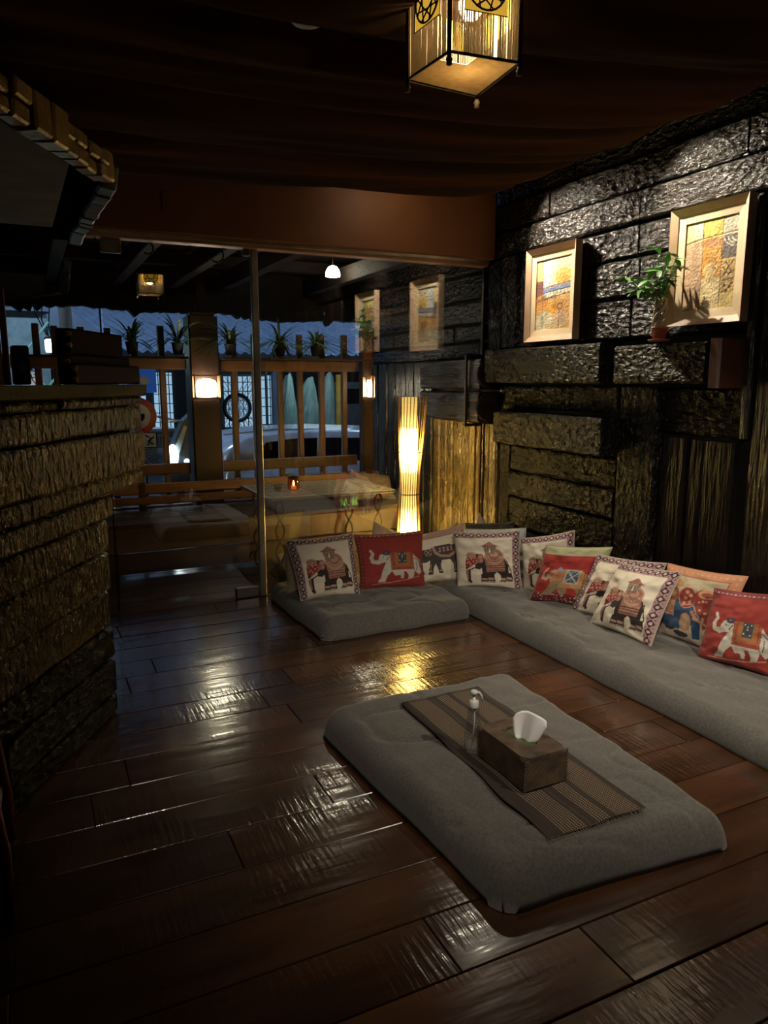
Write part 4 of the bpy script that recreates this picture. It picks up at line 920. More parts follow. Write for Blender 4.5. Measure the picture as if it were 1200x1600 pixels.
pillow('cushion', ((2.91, 3.43, 0.118), (3.01, 2.94, 0.118), (3.115, 2.90, 0.505), (3.02, 3.34, 0.472)), cushion_howdah('tl'), 0.10, 'cream elephant cushion leaning right behind the front elephant cushion', group=G, seed=9)
pillow('cushion', ((2.845, 3.18, 0.118), (2.860, 2.730, 0.118), (3.00, 2.685, 0.520), (2.965, 3.09, 0.483)), cushion_howdah('tr'), 0.13, 'cream elephant cushion leaning furthest forward on the long mat', group=G, seed=10)
pillow('cushion', ((3.069, 2.895, 0.118), (3.08, 2.49, 0.118), (3.145, 2.41, 0.545), (3.125, 2.90, 0.505)), cushion_blue(), 0.10, 'orange bordered cushion with large blue elephant against the right wall', group=G, seed=11, pipe=M('orange_piping', (0.55, 0.28, 0.16), 0.9))
pillow('cushion', ((2.960, 2.52, 0.118), (3.075, 2.165, 0.118), (3.155, 2.190, 0.509), (3.04, 2.51, 0.473)), cushion_red_white('tl'), 0.14, 'red cushion with a white elephant cut off by the right frame edge', group=G, seed=12, pipe=REDPIPE)
pillow('cushion', ((1.44, 4.50, 0.118), (1.74, 4.47, 0.118), (1.72, 4.58, 0.43), (1.44, 4.58, 0.44)), None, 0.10, 'plain cream cushion behind the leftmost elephant cushion', mat=CREAM, seed=13, n=40, pipe=None)
pillow('cushion', ((2.03, 4.60, 0.118), (2.42, 4.56, 0.118), (2.40, 4.70, 0.40), (2.15, 4.68, 0.52)), None, 0.10, 'plain cream cushion behind the red cushion in front of the tall lamp', mat=CREAM, seed=14, n=40, pipe=None)
pillow('cushion', ((2.88, 4.72, 0.118), (3.14, 4.55, 0.118), (3.14, 4.66, 0.38), (3.05, 4.70, 0.51)), None, 0.07, 'plain cream cushion corner rising behind the black braided cushion', mat=CREAM, seed=15, n=40, pipe=None)

# ------------------------------------------------------------------ paintings
def painting_cv(kind):
    cv = Canvas(180, 260, (0.58, 0.45, 0.24))
    if kind == 1:
        cv.rect(0, 0.62, 0.2, 1, (0.66, 0.47, 0.20)); cv.rect(0.2, 0.6, 1, 1, (0.66, 0.58, 0.38)); cv.rect(0.2, 0.5, 0.42, 0.98, (0.52, 0.56, 0.60))
        cv.ell(0.78, 0.72, 0.22, 0.12, (0.66, 0.42, 0.10)); cv.rect(0, 0.45, 0.2, 0.70, (0.26, 0.10, 0.06)); cv.line([(0.2, 0.595), (1, 0.64)], 0.006, (0.35, 0.10, 0.10))
        cv.poly([(0.2, 0.585), (1, 0.63), (1, 0.56), (0.2, 0.52)], (0.22, 0.28, 0.44)); cv.poly([(0.2, 0.52), (1, 0.56), (1, 0.50), (0.2, 0.42)], (0.60, 0.54, 0.36)); cv.rect(0.18, 0.42, 0.34, 0.52, (0.45, 0.55, 0.62))
        cv.poly([(0, 0.45), (0.18, 0.45), (1, 0.49), (1, 0), (0, 0)], (0.60, 0.33, 0.11)); cv.ell(0.15, 0.40, 0.2, 0.10, (0.50, 0.22, 0.06)); cv.ell(0.5, 0.30, 0.16, 0.09, (0.62, 0.30, 0.05))
        cv.ell(0.25, 0.12, 0.30, 0.14, (0.60, 0.52, 0.34)); cv.ell(0.72, 0.14, 0.2, 0.12, (0.58, 0.40, 0.24)); cv.ell(0.6, 0.06, 0.3, 0.04, (0.58, 0.46, 0.26))
        B = (0.07, 0.06, 0.08)
        cv.line([(0.2, 0.02), (0.19, 0.55)], 0.006, B); cv.line([(0.38, 0.60), (0.38, 0.88), (0.44, 0.90), (0.48, 0.86)], 0.006, (0.25, 0.28, 0.34))
        cv.line([(0.2, 0.52), (0.5, 0.545), (1, 0.56)], 0.006, B); cv.line([(0.2, 0.43), (0.5, 0.46), (1, 0.49)], 0.005, B)
        pts = [(0.05, 0.47)]
        for k in range(16): pts.append((0.05 + k * 0.035, 0.42 + (k % 2) * 0.045 - 0.02 + 0.002 * k))
        cv.line(pts, 0.006, B)
        for k in range(6): cv.line([(0.4 + k * 0.1, 0.55), (0.42 + k * 0.1, 0.49)], 0.005, B)
        for k in range(7): cv.line([(0.01, 0.52 + k * 0.02), (0.18, 0.56 + k * 0.02)], 0.004, B)
        cv.line([(0.68, 0.03), (0.69, 0.26), (0.63, 0.30), (0.66, 0.345), (0.76, 0.35), (0.78, 0.31), (0.71, 0.27)], 0.009, (0.22, 0.07, 0.03))
    else:
        cv.rect(0, 0.77, 0.33, 1, (0.60, 0.50, 0.22)); cv.rect(0.16, 0.80, 0.33, 1, (0.62, 0.58, 0.40)); cv.rect(0.33, 0.79, 0.72, 1, (0.55, 0.45, 0.08)); cv.rect(0.72, 0.80, 1, 1, (0.50, 0.46, 0.34))
        cv.rect(0, 0, 0.35, 0.765, (0.50, 0.33, 0.20)); cv.rect(0.35, 0.34, 0.72, 0.785, (0.55, 0.27, 0.05)); cv.ell(0.5, 0.74, 0.2, 0.05, (0.42, 0.20, 0.08)); cv.rect(0.35, 0, 0.72, 0.34, (0.60, 0.48, 0.26))
        cv.ell(0.52, 0.42, 0.14, 0.09, (0.60, 0.42, 0.18)); cv.rect(0.72, 0.54, 1, 0.79, (0.13, 0.11, 0.10)); cv.rect(0.72, 0.10, 1, 0.54, (0.46, 0.31, 0.10)); cv.rect(0.72, 0, 1, 0.16, (0.60, 0.46, 0.18))
        B = (0.14, 0.08, 0.04)
        cv.line([(0, 0.77), (0.35, 0.80), (1, 0.82)], 0.007, B); cv.line([(0.35, 0), (0.34, 1)], 0.006, B); cv.line([(0.72, 0), (0.71, 1)], 0.006, B); cv.line([(0.72, 0.55), (1, 0.56)], 0.006, B)
        for r in (0.10, 0.17, 0.24):
            cv.line([(1.0 - r * math.cos(a) * 1.1, 0.72 + r * 0.2 - r * math.sin(a) * 0.55 + 0.02) for a in np.linspace(0.1, 1.25, 8)], 0.010, (0.62, 0.56, 0.42))
        cv.line([(0.78, 0.36), (0.86, 0.44), (0.94, 0.50)], 0.012, B); cv.line([(0.76, 0.44), (0.86, 0.36), (0.96, 0.40)], 0.010, B); cv.line([(0.76, 0.30), (0.96, 0.31)], 0.012, B); cv.line([(0.80, 0.50), (0.94, 0.36)], 0.010, B)
        for x, y in ((0.80, 0.24), (0.90, 0.22), (0.84, 0.18), (0.93, 0.26)): cv.ell(x, y, 0.03, 0.02, B)
        cv.line([(0.58, 0.56), (0.64, 0.50), (0.56, 0.46), (0.66, 0.42), (0.60, 0.36)], 0.010, (0.34, 0.18, 0.06))
    cv.mottle(0.5, 9); cv.mottle(0.35, 34)
    return cv
def painting(yc, zc, W_, H_, kind, label):
    x = WX - 0.012
    t = thing('framed_painting', label, 'painting', (x, yc, zc), 0, 'framed paintings on the right wall')
    D = 0.055; fw = 0.054; iw = 0.022
    def ring(o_, i_, x0, x1, name, mat):
        # mitred frame: four members
        (oy, oz), (iy, iz) = o_, i_
        O = [(-oy, -oz), (oy, -oz), (oy, oz), (-oy, oz)]; I = [(-iy, -iz), (iy, -iz), (iy, iz), (-iy, iz)]
        for k in range(4):
            a, b = O[k], O[(k + 1) % 4]; c, d = I[(k + 1) % 4], I[k]
            vs = [(0, *a), (0, *b), (0, *c), (0, *d), (-x0, *a), (-x0, *b), (-x1, *c), (-x1, *d)]
            fs = [(0, 1, 2, 3), (4, 7, 6, 5), (0, 4, 5, 1), (1, 5, 6, 2), (2, 6, 7, 3), (3, 7, 4, 0)]
            o = MB().add(vs, fs).build(name, mat, t)
    hw, hh = W_ / 2, H_ / 2
    ring((hw, hh), (hw - fw * 0.62, hh - fw * 0.62), D, D - 0.022, 'frame_side', PINKPINE)
    ring((hw - fw * 0.62, hh - fw * 0.62), (hw - fw - iw, hh - fw - iw), D - 0.028, D - 0.034, 'inner_frame', PINE)
    cw, chh = hw - fw - iw, hh - fw - iw
    cv = painting_cv(kind); ny, nz = 90, 140
    u, v = np.meshgrid(np.linspace(0, 1, ny), np.linspace(0, 1, nz)); cols = cv.sample(u.ravel(), v.ravel())
    lum = cols.mean(1).reshape(nz, ny)
    rel = lum * 0.003 + (vnoise(u * 40, v * 60) - 0.5) * 0.002
    P = np.stack([-(D - 0.042) - rel, cw - 2 * cw * u, -chh + 2 * chh * v], -1).reshape(-1, 3)
    idx = np.arange(ny * nz).reshape(nz, ny); Q = np.stack([idx[:-1, :-1], idx[:-1, 1:], idx[1:, 1:], idx[1:, :-1]], -1).reshape(-1, 4)
    o = mesh_obj('canvas', P.tolist(), Q.tolist(), cattr_mat('paint', 0.55, 0.6, 160, 0.003, 0.0), t, True)
    at = o.data.color_attributes.new('Col', 'FLOAT_COLOR', 'POINT'); at.data.foreach_set('color', np.concatenate([cols, np.ones((len(cols), 1))], 1).ravel())
painting(sy((4.27 + 3.75) / 2), sz(2.058), sy(4.26 - 3.755), 0.606, 1, 'left framed abstract painting with blue band on the dark wall')
painting(sy((3.01 + 2.54) / 2), sz(2.075), sy(3.01 - 2.54), 0.592, 2, 'right framed abstract painting in yellow and orange squares above the plant')

# ------------------------------------------------------------------ money tree in a pot on the ledge
def leaf_mesh(name, L, W_, mat, droop=0.25):
    V = []; F = []; n = 5
    for i in range(n + 1):
        t = i / n; w_ = W_ * math.sin(PI * min(1, t * 0.95 + 0.05)) ** 0.8 * (1 - 0.25 * t); z = -droop * L * t * t
        V += [(L * t, -w_, z), (L * t, 0, z - 0.12 * w_), (L * t, w_, z)]
    for i in range(n):
        a = i * 3; F += [(a, a + 3, a + 4, a + 1), (a + 1, a + 4, a + 5, a + 2)]
    me = bpy.data.meshes.new(name); me.from_pydata(V, [], F); me.materials.append(mat)
    me.polygons.foreach_set('use_smooth', [True] * len(F)); return me
LEAFG = M('fresh_leaf', (0.10, 0.26, 0.045), 0.4, col2=(0.06, 0.18, 0.03), rand=0.35)
def money_tree():
    zt = sz(1.70) + 0.006
    t = thing('potted_money_tree', 'small braided-trunk plant in a terracotta pot on the wall ledge', 'plant', (3.075, 3.02, zt))
    TP = M('terracotta_pot', (0.33, 0.085, 0.04), 0.6)
    MB().lathe([(0.02, 0.0), (0.052, 0.0), (0.060, 0.008), (0.056, 0.010), (0.03, 0.006)], n=20).build('saucer', TP, t, True)
    MB().lathe([(0.025, 0.008), (0.032, 0.008), (0.042, 0.062), (0.046, 0.064), (0.046, 0.076), (0.040, 0.076), (0.038, 0.066), (0.002, 0.064)], n=20, cap=False).build('pot', TP, t, True)
    ST = M('pale_trunk', (0.42, 0.33, 0.20), 0.6, bump=0.4, bscale=90, bdist=0.002)
    for k in range(5):
        a0 = k * 2 * PI / 5
        MB().tube([(0.026 * math.cos(a0 + q * 0.55) * (0.7 + 0.5 * math.sin(q * PI / 8)), 0.026 * math.sin(a0 + q * 0.55) * (0.7 + 0.5 * math.sin(q * PI / 8)), 0.06 + 0.02 * q) for q in range(9)], [0.013 - 0.0007 * q for q in range(9)], 7).build('stem', ST, t, True)
    lms = [leaf_mesh('leaf', l, w_, LEAFG) for l, w_ in ((0.10, 0.017), (0.085, 0.016), (0.07, 0.014))]
    stems = MB()
    for k in range(30):
        an = k * 2.4 + 0.3; r = rnd.uniform(0.03, 0.13); z = rnd.uniform(0.24, 0.40)
        if k == 0: r, z, an = 0.02, 0.47, 2.8
        if k == 1: r, z, an = 0.05, 0.44, -1.3
        if k in (2, 3): r = 0.17; an = 1.4 + k * 0.25; z = 0.34
        hx, hy = r * math.cos(an), r * math.sin(an)
        hx = min(hx, 0.05)
        hub = Vector((hx - 0.03, hy, z))
        stems.tube([(hx * 0.1, hy * 0.1, 0.21), (hx * 0.6 - 0.015, hy * 0.6, z * 0.8), hub], 0.0022, 4)
        for q in range(5):
            b = an + (q - 2) * 1.05 + rnd.uniform(-0.2, 0.2)
            o = bpy.data.objects.new('leaf', rnd.choice(lms)); link(o, t); o.location = hub
            s = rnd.uniform(0.7, 1.05)
            if hub.x + 0.1 * math.cos(b) > 0.09: s *= 0.5
            o.scale = (s, s, s); o.rotation_euler = (rnd.uniform(-0.4, 0.4), rnd.uniform(-0.35, 0.45), b)
    stems.build('leaf_stalk', LEAFG, t, True)
money_tree()

def reed_mat(name, col, tr):
    m = M(name, col, 0.6, col2=tuple(c * 0.55 for c in col), nscale=50); nt = m.node_tree; N = nt.nodes; L = nt.links
    t = N.new('ShaderNodeBsdfTranslucent'); t.inputs[0].default_value = (*tr, 1); mx = N.new('ShaderNodeMixShader'); mx.inputs[0].default_value = 0.5
    L.new(N['Principled BSDF'].outputs[0], mx.inputs[1]); L.new(t.outputs[0], mx.inputs[2]); L.new(mx.outputs[0], N['Material Output'].inputs[0])
    return m
# ------------------------------------------------------------------ pendant lantern
STICK = reed_mat('thin_reed', (0.26, 0.21, 0.14), (0.30, 0.24, 0.15))
def pendant():
    zb, h = 2.35, 0.42
    cs = [Vector((1.063, 1.831)), Vector((1.271, 1.810)), Vector((1.295, 2.061)), Vector((1.050, 2.044))]
    cen = sum(cs, Vector((0, 0))) / 4
    t = thing('pendant_lantern', 'square reed pendant lantern with yellow tracery panels hanging from the ceiling', 'lantern', (cen.x, cen.y, zb))
    R_ = [c - cen for c in cs]
    FR = M('red_lacquer_rod', (0.10, 0.03, 0.015), 0.4); DK = M('dark_reed', (0.02, 0.015, 0.01), 0.5); YL = M('yellow_panel', (0.85, 0.52, 0.08), 0.6, emis=(1.0, 0.55, 0.06), estr=0.35)
    for c in R_:
        MB().tube([(c.x, c.y, -0.02), (c.x, c.y, h)], 0.006, 8).build('corner_rod', DK if c == R_[0] else FR, t, True)
        MB().lathe([(0.002, -0.035), (0.008, -0.032), (0.007, -0.024), (0.010, -0.02), (0.006, -0.012), (0.005, -0.005)], n=10).build('finial', M('pale_brass', (0.5, 0.36, 0.2), 0.35), t, True, loc=(c.x, c.y, 0))
    for k in range(4):
        a, b = R_[k], R_[(k + 1) % 4]
        for z in (0.0, h): MB().tube([(a.x, a.y, z), (b.x, b.y, z)], 0.004, 6).build('rail', DK, t)
    for k in range(4):
        a, b = R_[k], R_[(k + 1) % 4]; n = 62; reeds = MB()
        L = (b - a)
        for i in range(1, n):
            if rnd.random() < 0.12: continue
            p = a + L * (i / n); q = a + L * (i / n + rnd.uniform(-0.006, 0.006))
            mid = 0.19 < i / n < 0.81
            reeds.tube([(p.x, p.y, 0.0), (q.x, q.y, 0.105 if mid else h)], 0.0017, 4, cap=False)
            if mid: reeds.tube([(q.x, q.y, 0.235), (p.x, p.y, h)], 0.0017, 4, cap=False)
        r = reeds.build('reed_screen', STICK if k in (1, 2, 3) else STICK, t); r['kind'] = 'stuff'
        # yellow tracery square
        d = L.normalized(); p0 = a + L * 0.20; p1 = a + L * 0.80; nrm = Vector((d.y, -d.x)); out = nrm * (0.003 if nrm.dot(a) > 0 else -0.003)
        MB().prism([(p0.x, p0.y, 0.105), (p1.x, p1.y, 0.105), (p1.x, p1.y, 0.235), (p0.x, p0.y, 0.235)], (-out.x * 0.3, -out.y * 0.3, 0)).build('yellow_panel', YL, t)
        tr = MB(); mid = (p0 + p1) / 2 + out; rad = (p1 - p0).length / 2 * 0.92; zc = 0.170
        tr.tube([(mid.x + d.x * rad * math.cos(w_), mid.y + d.y * rad * math.cos(w_), zc + rad * math.sin(w_)) for w_ in np.linspace(0, 2 * PI, 25)[:-1]], 0.003, 4, closed=True)
        for q in range(9):
            w0 = q * 2 * PI / 9; w1_ = w0 + 2.3
            tr.tube([(mid.x + d.x * rad * math.cos(w_) * f, mid.y + d.y * rad * math.cos(w_) * f, zc + rad * math.sin(w_) * f) for w_, f in ((w0, 1), ((w0 + w1_) / 2, 0.45), (w1_, 1))], 0.0024, 4)
        tr.tube([(p0.x + out.x, p0.y + out.y, 0.105), (p1.x + out.x, p1.y + out.y, 0.105), (p1.x + out.x, p1.y + out.y, 0.235), (p0.x + out.x, p0.y + out.y, 0.235)], 0.002, 4, closed=True)
        tr.build('tracery', DK, t)
    bot = MB()
    for i in range(1, 60):
        f = i / 60; a = R_[0] + (R_[3] - R_[0]) * f; b = R_[1] + (R_[2] - R_[1]) * f
        if f < 0.30: m_ = a + (b - a) * 0.42; bot.tube([(m_.x, m_.y, 0.002), (b.x, b.y, 0.002)], 0.0018, 4, cap=False)
        else: bot.tube([(a.x, a.y, 0.002), (b.x, b.y, 0.002)], 0.0018, 4, cap=False)
    o = bot.build('reed_base', reed_mat('golden_reed', (0.55, 0.42, 0.24), (0.42, 0.33, 0.19)), t); o['kind'] = 'stuff'
    MB().lathe([(0.002, -0.035), (0.02, -0.030), (0.033, -0.012), (0.036, 0.004), (0.030, 0.024), (0.018, 0.04), (0.014, 0.055)], n=20).build('bulb', emis_mat('bulb_glow', (1.0, 0.88, 0.62), 16), t, True, loc=(0.01, -0.02, 0.165))
    MB().lathe([(0.015, 0.0), (0.017, 0.002), (0.017, 0.05), (0.012, 0.055)], n=14).build('socket', BLACK, t, loc=(0.01, -0.02, 0.217))
    MB().tube([(0.01, -0.02, 0.27), (0.01, -0.02, 2.98 - zb)], 0.004, 6).build('cord', BLACK, t)
    light('lantern_light', 'POINT', (cen.x + 0.01, cen.y - 0.02, zb + 0.13), 11, (1.0, 0.87, 0.64), 0.03)
pendant()

# ------------------------------------------------------------------ tall stick floor lamp outside the glass
def floor_lamp():
    t = thing('floor_lamp', 'tall hourglass stick floor lamp glowing yellow behind the glass', 'lamp', (2.66, 5.12, 0.0))
    m, nt, b = nodemat('paper_core'); N = nt.nodes; L = nt.links
    tc = N.new('ShaderNodeTexCoord'); sp = N.new('ShaderNodeSeparateXYZ'); L.new(tc.outputs['Object'], sp.inputs[0])
    rp = N.new('ShaderNodeValToRGB'); mr = N.new('ShaderNodeMapRange'); mr.inputs[1].default_value = 0.0; mr.inputs[2].default_value = 1.4
    L.new(sp.outputs['Z'], mr.inputs[0]); L.new(mr.outputs[0], rp.inputs[0]); e = rp.color_ramp.elements
    e[0].position = 0.0; e[0].color = (0.02, 0.02, 0.02, 1); e[1].position = 1.0; e[1].color = (0.005, 0.005, 0.005, 1)
    for p, c in ((0.10, 0.06), (0.18, 0.6), (0.24, 0.6), (0.30, 0.08), (0.37, 0.012), (0.48, 0.006), (0.56, 0.015), (0.63, 0.25), (0.67, 0.8), (0.71, 0.8), (0.75, 0.25), (0.82, 0.015), (0.9, 0.007)):
        q = e.new(p); q.color = (c, c, c, 1)
    mul = N.new('ShaderNodeMath'); mul.operation = 'MULTIPLY'; mul.inputs[1].default_value = 125.0; L.new(rp.outputs[0], mul.inputs[0]); L.new(mul.outputs[0], b.inputs['Emission Strength'])
    b.inputs['Emission Color'].default_value = (1.0, 0.62, 0.16, 1); b.inputs['Base Color'].default_value = (0.7, 0.5, 0.2, 1)
    prof = [(0.070, 0.05), (0.069, 0.30), (0.064, 0.50), (0.062, 0.62), (0.064, 0.75), (0.068, 0.95), (0.066, 1.15), (0.060, 1.375)]
    MB().lathe(prof, n=24).build('paper_core', m, t, True)
    st = M('lamp_stick', (0.45, 0.27, 0.07), 0.5)
    n = 26
    for k in range(n):
        a = 2 * PI * k / n; c, s = math.cos(a), math.sin(a)
        r = [0.110, 0.092, 0.078, 0.080, 0.098, 0.115]; z = [0.02, 0.30, 0.62, 0.80, 1.05, 1.385]
        # the cage leans a little away from the core to the right at the top
        MB().tube([(r[i] * c + 0.03 * (max(0, z[i] - 0.6) / 0.8) , r[i] * s, z[i]) for i in range(6)], 0.0032, 5).build('stick', st, t)
    for z, r in ((0.62, 0.081), (0.95, 0.092)):
        MB().tube([(r * math.cos(a) + 0.03 * max(0, z - 0.6) / 0.8, r * math.sin(a), z) for a in np.linspace(0, 2 * PI, 25)[:-1]], 0.004, 5, closed=True).build('binding_ring', DARKWOOD, t, True)
    MB().lathe([(0.115, 0.0), (0.12, 0.005), (0.12, 0.02), (0.05, 0.03)], n=24).build('base', DARKWOOD, t, True)
floor_lamp()

# ================================================================== PORCH
FY = 6.8
def fence():
    t = thing('slat_fence', 'brown wooden slat fence with plants on its rail along the porch', 'fence', (0, FY, 0))
    xs = [-1.4, -1.15, -0.9, -0.66, -0.43, -0.20, 0.088, 0.235, 0.439, 0.649, 0.854, 1.076, 1.722, 1.927, 2.157, 2.361, 2.583, 2.811, 3.02]
    for i, x in enumerate(xs):
        w_ = 0.056; top = 1.96 + rnd.uniform(-0.02, 0.02) - 0.02 * max(0, x - 1) ; lean = rnd.uniform(-0.012, 0.012)
        o = rough_board('slat', (x + lean, 0, (top + 0.02) / 2), top - 0.02, w_, 0.045, (0, 0, 1), (0, -1, 0), FENCEW, t, 0.005, 0.006, 8)
        o.rotation_euler.rotate_axis('Z', 0)
    for x0, x1, z0, z1, y in ((-2.5, 1.28, 1.60, 1.70, -0.06), (1.58, 2.92, 1.585, 1.685, -0.06), (-2.5, 1.28, 0.67, 0.77, -0.06), (1.58, 2.92, 0.67, 0.77, -0.06), (-2.5, 1.28, 0.50, 0.58, -0.055), (1.58, 2.92, 0.50, 0.58, -0.055), (-2.5, 1.28, 0.30, 0.40, -0.055), (1.58, 2.92, 0.30, 0.40, -0.055)):
        rough_board('rail', ((x0 + x1) / 2, y, (z0 + z1) / 2), x1 - x0, z1 - z0, 0.05, (1, 0, 0), (0, -1, 0), FENCEW, t, 0.004, 0.006, 12)
    rough_board('rail', (2.25, -0.10, 1.708), 1.34, 0.16, 0.022, (1, 0, 0), (0, 0, 1), DARKWOOD, t, 0.004, 0.004, 6)
    rough_board('rail', (-0.61, -0.10, 1.708), 3.78, 0.16, 0.022, (1, 0, 0), (0, 0, 1), DARKWOOD, t, 0.004, 0.004, 10)
fence()
# big post with lantern box
t = thing('fence_post', 'thick dark wooden post carrying a lit box lantern on the porch', 'post', (1.43, 6.80, 0))
rough_board('post_shaft', (0, -0.12, 1.03), 2.06, 0.26, 0.24, (0, 0, 1), (0, -1, 0), CHARRED if False else DARKWOOD, t, 0.004, 0.012, 10)
MB().box((-0.105, -0.10, 2.055), (0.105, 0.10, 2.10), 0.01).build('post_cap', DARKWOOD, t)
MB().box((-0.04, -0.04, 2.10), (0.04, 0.04, 2.615), 0.004).build('post_neck', CHARRED, t)
def box_lantern(x, y, z, w_, h, label, power):
    t = thing('box_lantern', label, 'lantern', (x, y, z), 0, 'box lanterns on the porch posts')
    d = 0.09; fr = MB()
    for sx in (-1, 1):
        for yy_ in (-d, -0.012): fr.box((sx * w_ / 2 - 0.006, yy_ - 0.006, 0), (sx * w_ / 2 + 0.006, yy_ + 0.006, h), 0.001)
    for zz in (0, h - 0.01):
        fr.box((-w_ / 2, -d - 0.006, zz), (w_ / 2, -d + 0.006, zz + 0.012)); fr.box((-w_ / 2 - 0.006, -d, zz), (-w_ / 2 + 0.006, 0, zz + 0.012)); fr.box((w_ / 2 - 0.006, -d, zz), (w_ / 2 + 0.006, 0, zz + 0.012))
    fr.build('lantern_frame', M('warm_lantern_frame', (0.5, 0.25, 0.10), 0.5), t)
    MB().box((-w_ / 2, -d, -0.006), (w_ / 2, 0, 0.0)).build('lantern_floor', DARKWOOD, t)
    MB().lathe([(0.02, 0.012), (w_ * 0.36, 0.015), (w_ * 0.40, 0.03), (w_ * 0.40, h * 0.62), (w_ * 0.33, h * 0.76), (w_ * 0.15, h * 0.83)], n=20).build('glowing_shade', emis_mat('lantern_glow', (1.0, 0.86, 0.62), 34), t, True, loc=(0, -d / 2, 0)).scale = (1, 0.48, 1)
box_lantern(1.425, 6.67, 1.345, 0.225, 0.205, 'brightly lit box lantern on the thick porch post', 1)
box_lantern(2.965, 6.60, 1.335, 0.085, 0.21, 'narrow lit lantern on the thin post by the right porch wall', 1)
t = thing('lantern_post', 'narrow dark post with a lit lantern at the right porch wall', 'post', (2.99, 6.66, 0)); rough_board('post_shaft', (0, -0.05, 1.0), 2.0, 0.12, 0.1, (0, 0, 1), (0, -1, 0), DARKWOOD, t, 0.004, 0.008, 8)

# dome lamp
t = thing('dome_lamp', 'small bright dome ceiling lamp on the porch near the stone-like wall', 'lamp', (2.465, 6.2, 2.40))
MB().lathe([(0.045, -0.012), (0.062, -0.008), (0.064, 0.010), (0.056, 0.045), (0.036, 0.072), (0.012, 0.082)], n=22).build('dome_shade', emis_mat('dome_glow', (1.0, 0.84, 0.62), 50), t, True)
MB().tube([(0, 0, 0.08), (0, 0, 0.22)], 0.005, 6).build('cord', BLACK, t)

# thatch / ragged fringe at porch edge
def fringe():
    V = []; x = -2.6; tops = []; bots = []
    pts = []
    while x < 3.5:
        z = 2.14 + 0.05 * (vnoise(np.array([x * 2.1]), np.array([3.3]))[0] - 0.5) * 2 + rnd.uniform(-0.012, 0.012)
        if rnd.random() < 0.12: z -= 0.05
        pts.append((x, z)); x += rnd.uniform(0.02, 0.07)
    poly = [(-2.6, 7.455, 2.72)] + [(a, 7.455, b) for a, b in pts] + [(3.5, 7.455, 2.72)]
    o = MB().prism(poly, (0, 0.12, 0)).build('thatch_fringe', CHARRED)
    tag(o, 'ragged black thatch edge hanging from the porch roof', 'roof fringe')
fringe()
# curved black hooks under the rail
for x, r, dz, lab in ((0.74, 0.035, 0, 'small black curved hook left of the hanging lantern reflection'), (0.98, 0.026, 0.012, 'smallest black curved hook under the middle of the head rail'), (1.17, 0.045, -0.01, 'largest black curved hook, next to the steel door post')):
    o = MB().tube([(x + r * math.cos(a), 0, 2.315 + dz + r * math.sin(a)) for a in np.linspace(-2.3, 1.3, 12)] + [(x, 0, 2.344)], 0.006, 7).build('wire_hook', BLACK, smooth=True, loc=(0, 4.98, 0)); tag(o, lab, 'hook', 'hooks under the head rail')

# ferns in pots on the rail
FERN = M('fern_green', (0.10, 0.17, 0.055), 0.5, col2=(0.045, 0.09, 0.03), rand=0.2)
def fern(x, s, label, seed):
    r = random.Random(seed); z = 1.725
    t = thing('potted_fern', label, 'plant', (x, FY - 0.13, z), 0, 'potted ferns on the fence rail')
    MB().lathe([(0.03, 0.0), (0.04, 0.0), (0.052, 0.09), (0.056, 0.09), (0.056, 0.10), (0.045, 0.098), (0.002, 0.085)], n=16, cap=False).build('pot', BLACK, t, True)
    mb = MB()
    for k in range(46):
        a = r.uniform(0, 2 * PI); L = r.uniform(0.16, 0.30) * s; el = r.uniform(0.5, 1.4); w_ = 0.012
        pts = []
        for i in range(7):
            f = i / 6; rr = L * f * math.cos(el) * (1 + 0.6 * f); zz = 0.09 + L * f * math.sin(el) - 0.16 * s * f * f * (1.5 - el * 0.6)
            pts.append(Vector((rr * math.cos(a), rr * math.sin(a) * 0.7, zz)))
        n = Vector((-math.sin(a), math.cos(a), 0)); vs = []
        for i, p in enumerate(pts):
            ww = w_ * math.sin(PI * (0.1 + 0.85 * i / 6)); vs += [tuple(p - n * ww), tuple(p + n * ww)]
        mb.add(vs, [(2 * i, 2 * i + 1, 2 * i + 3, 2 * i + 2) for i in range(6)])
    mb.build('foliage', FERN, t)
fern(0.82, 1.3, 'potted fern on the fence rail, leftmost, beside the wooden boxes', 1); fern(1.20, 1.5, 'widest potted fern, just left of the thick porch post', 2)
fern(1.66, 1.45, 'potted fern on the rail just right of the thick porch post', 3); fern(2.12, 1.45, 'potted fern on the rail right of the steel door post', 4); fern(2.47, 1.1, 'potted fern on the rail, rightmost of the five', 5)

# bench along the fence
t = thing('porch_bench', 'long dark wooden bench along the porch fence', 'bench', (0.3, 6.3, 0))
for k, (y0, y1) in enumerate(((-0.50, -0.28), (-0.27, -0.05), (-0.04, 0.2))):
    rough_board('seat_board', (0.05, (y0 + y1) / 2, 0.42), 5.6, y1 - y0, 0.035, (1, 0, 0), (0, 0, 1), M('dark_seat_wood', (0.025, 0.010, 0.006), 0.6, spec=0.3), t, 0.003, 0.005, 12)
rough_board('front_board', (0.05, -0.47, 0.285), 5.6, 0.19, 0.03, (1, 0, 0), (0, -1, 0), M('bench_wood', (0.085, 0.045, 0.020), 0.5, col2=(0.045, 0.022, 0.010), stretch=(0.2, 1, 1), bump=0.4, bscale=60, bdist=0.003), t, 0.003, 0.005, 12)
rough_board('front_board', (0.05, -0.46, 0.10), 5.6, 0.16, 0.03, (1, 0, 0), (0, -1, 0), DARKWOOD, t, 0.003, 0.005, 12)
for x in (-2.6, -1.2, 0.2, 1.6, 2.75): MB().box((x - 0.04, -0.43, 0), (x + 0.04, 0.15, 0.38), 0.004).build('leg', DARKWOOD, t)
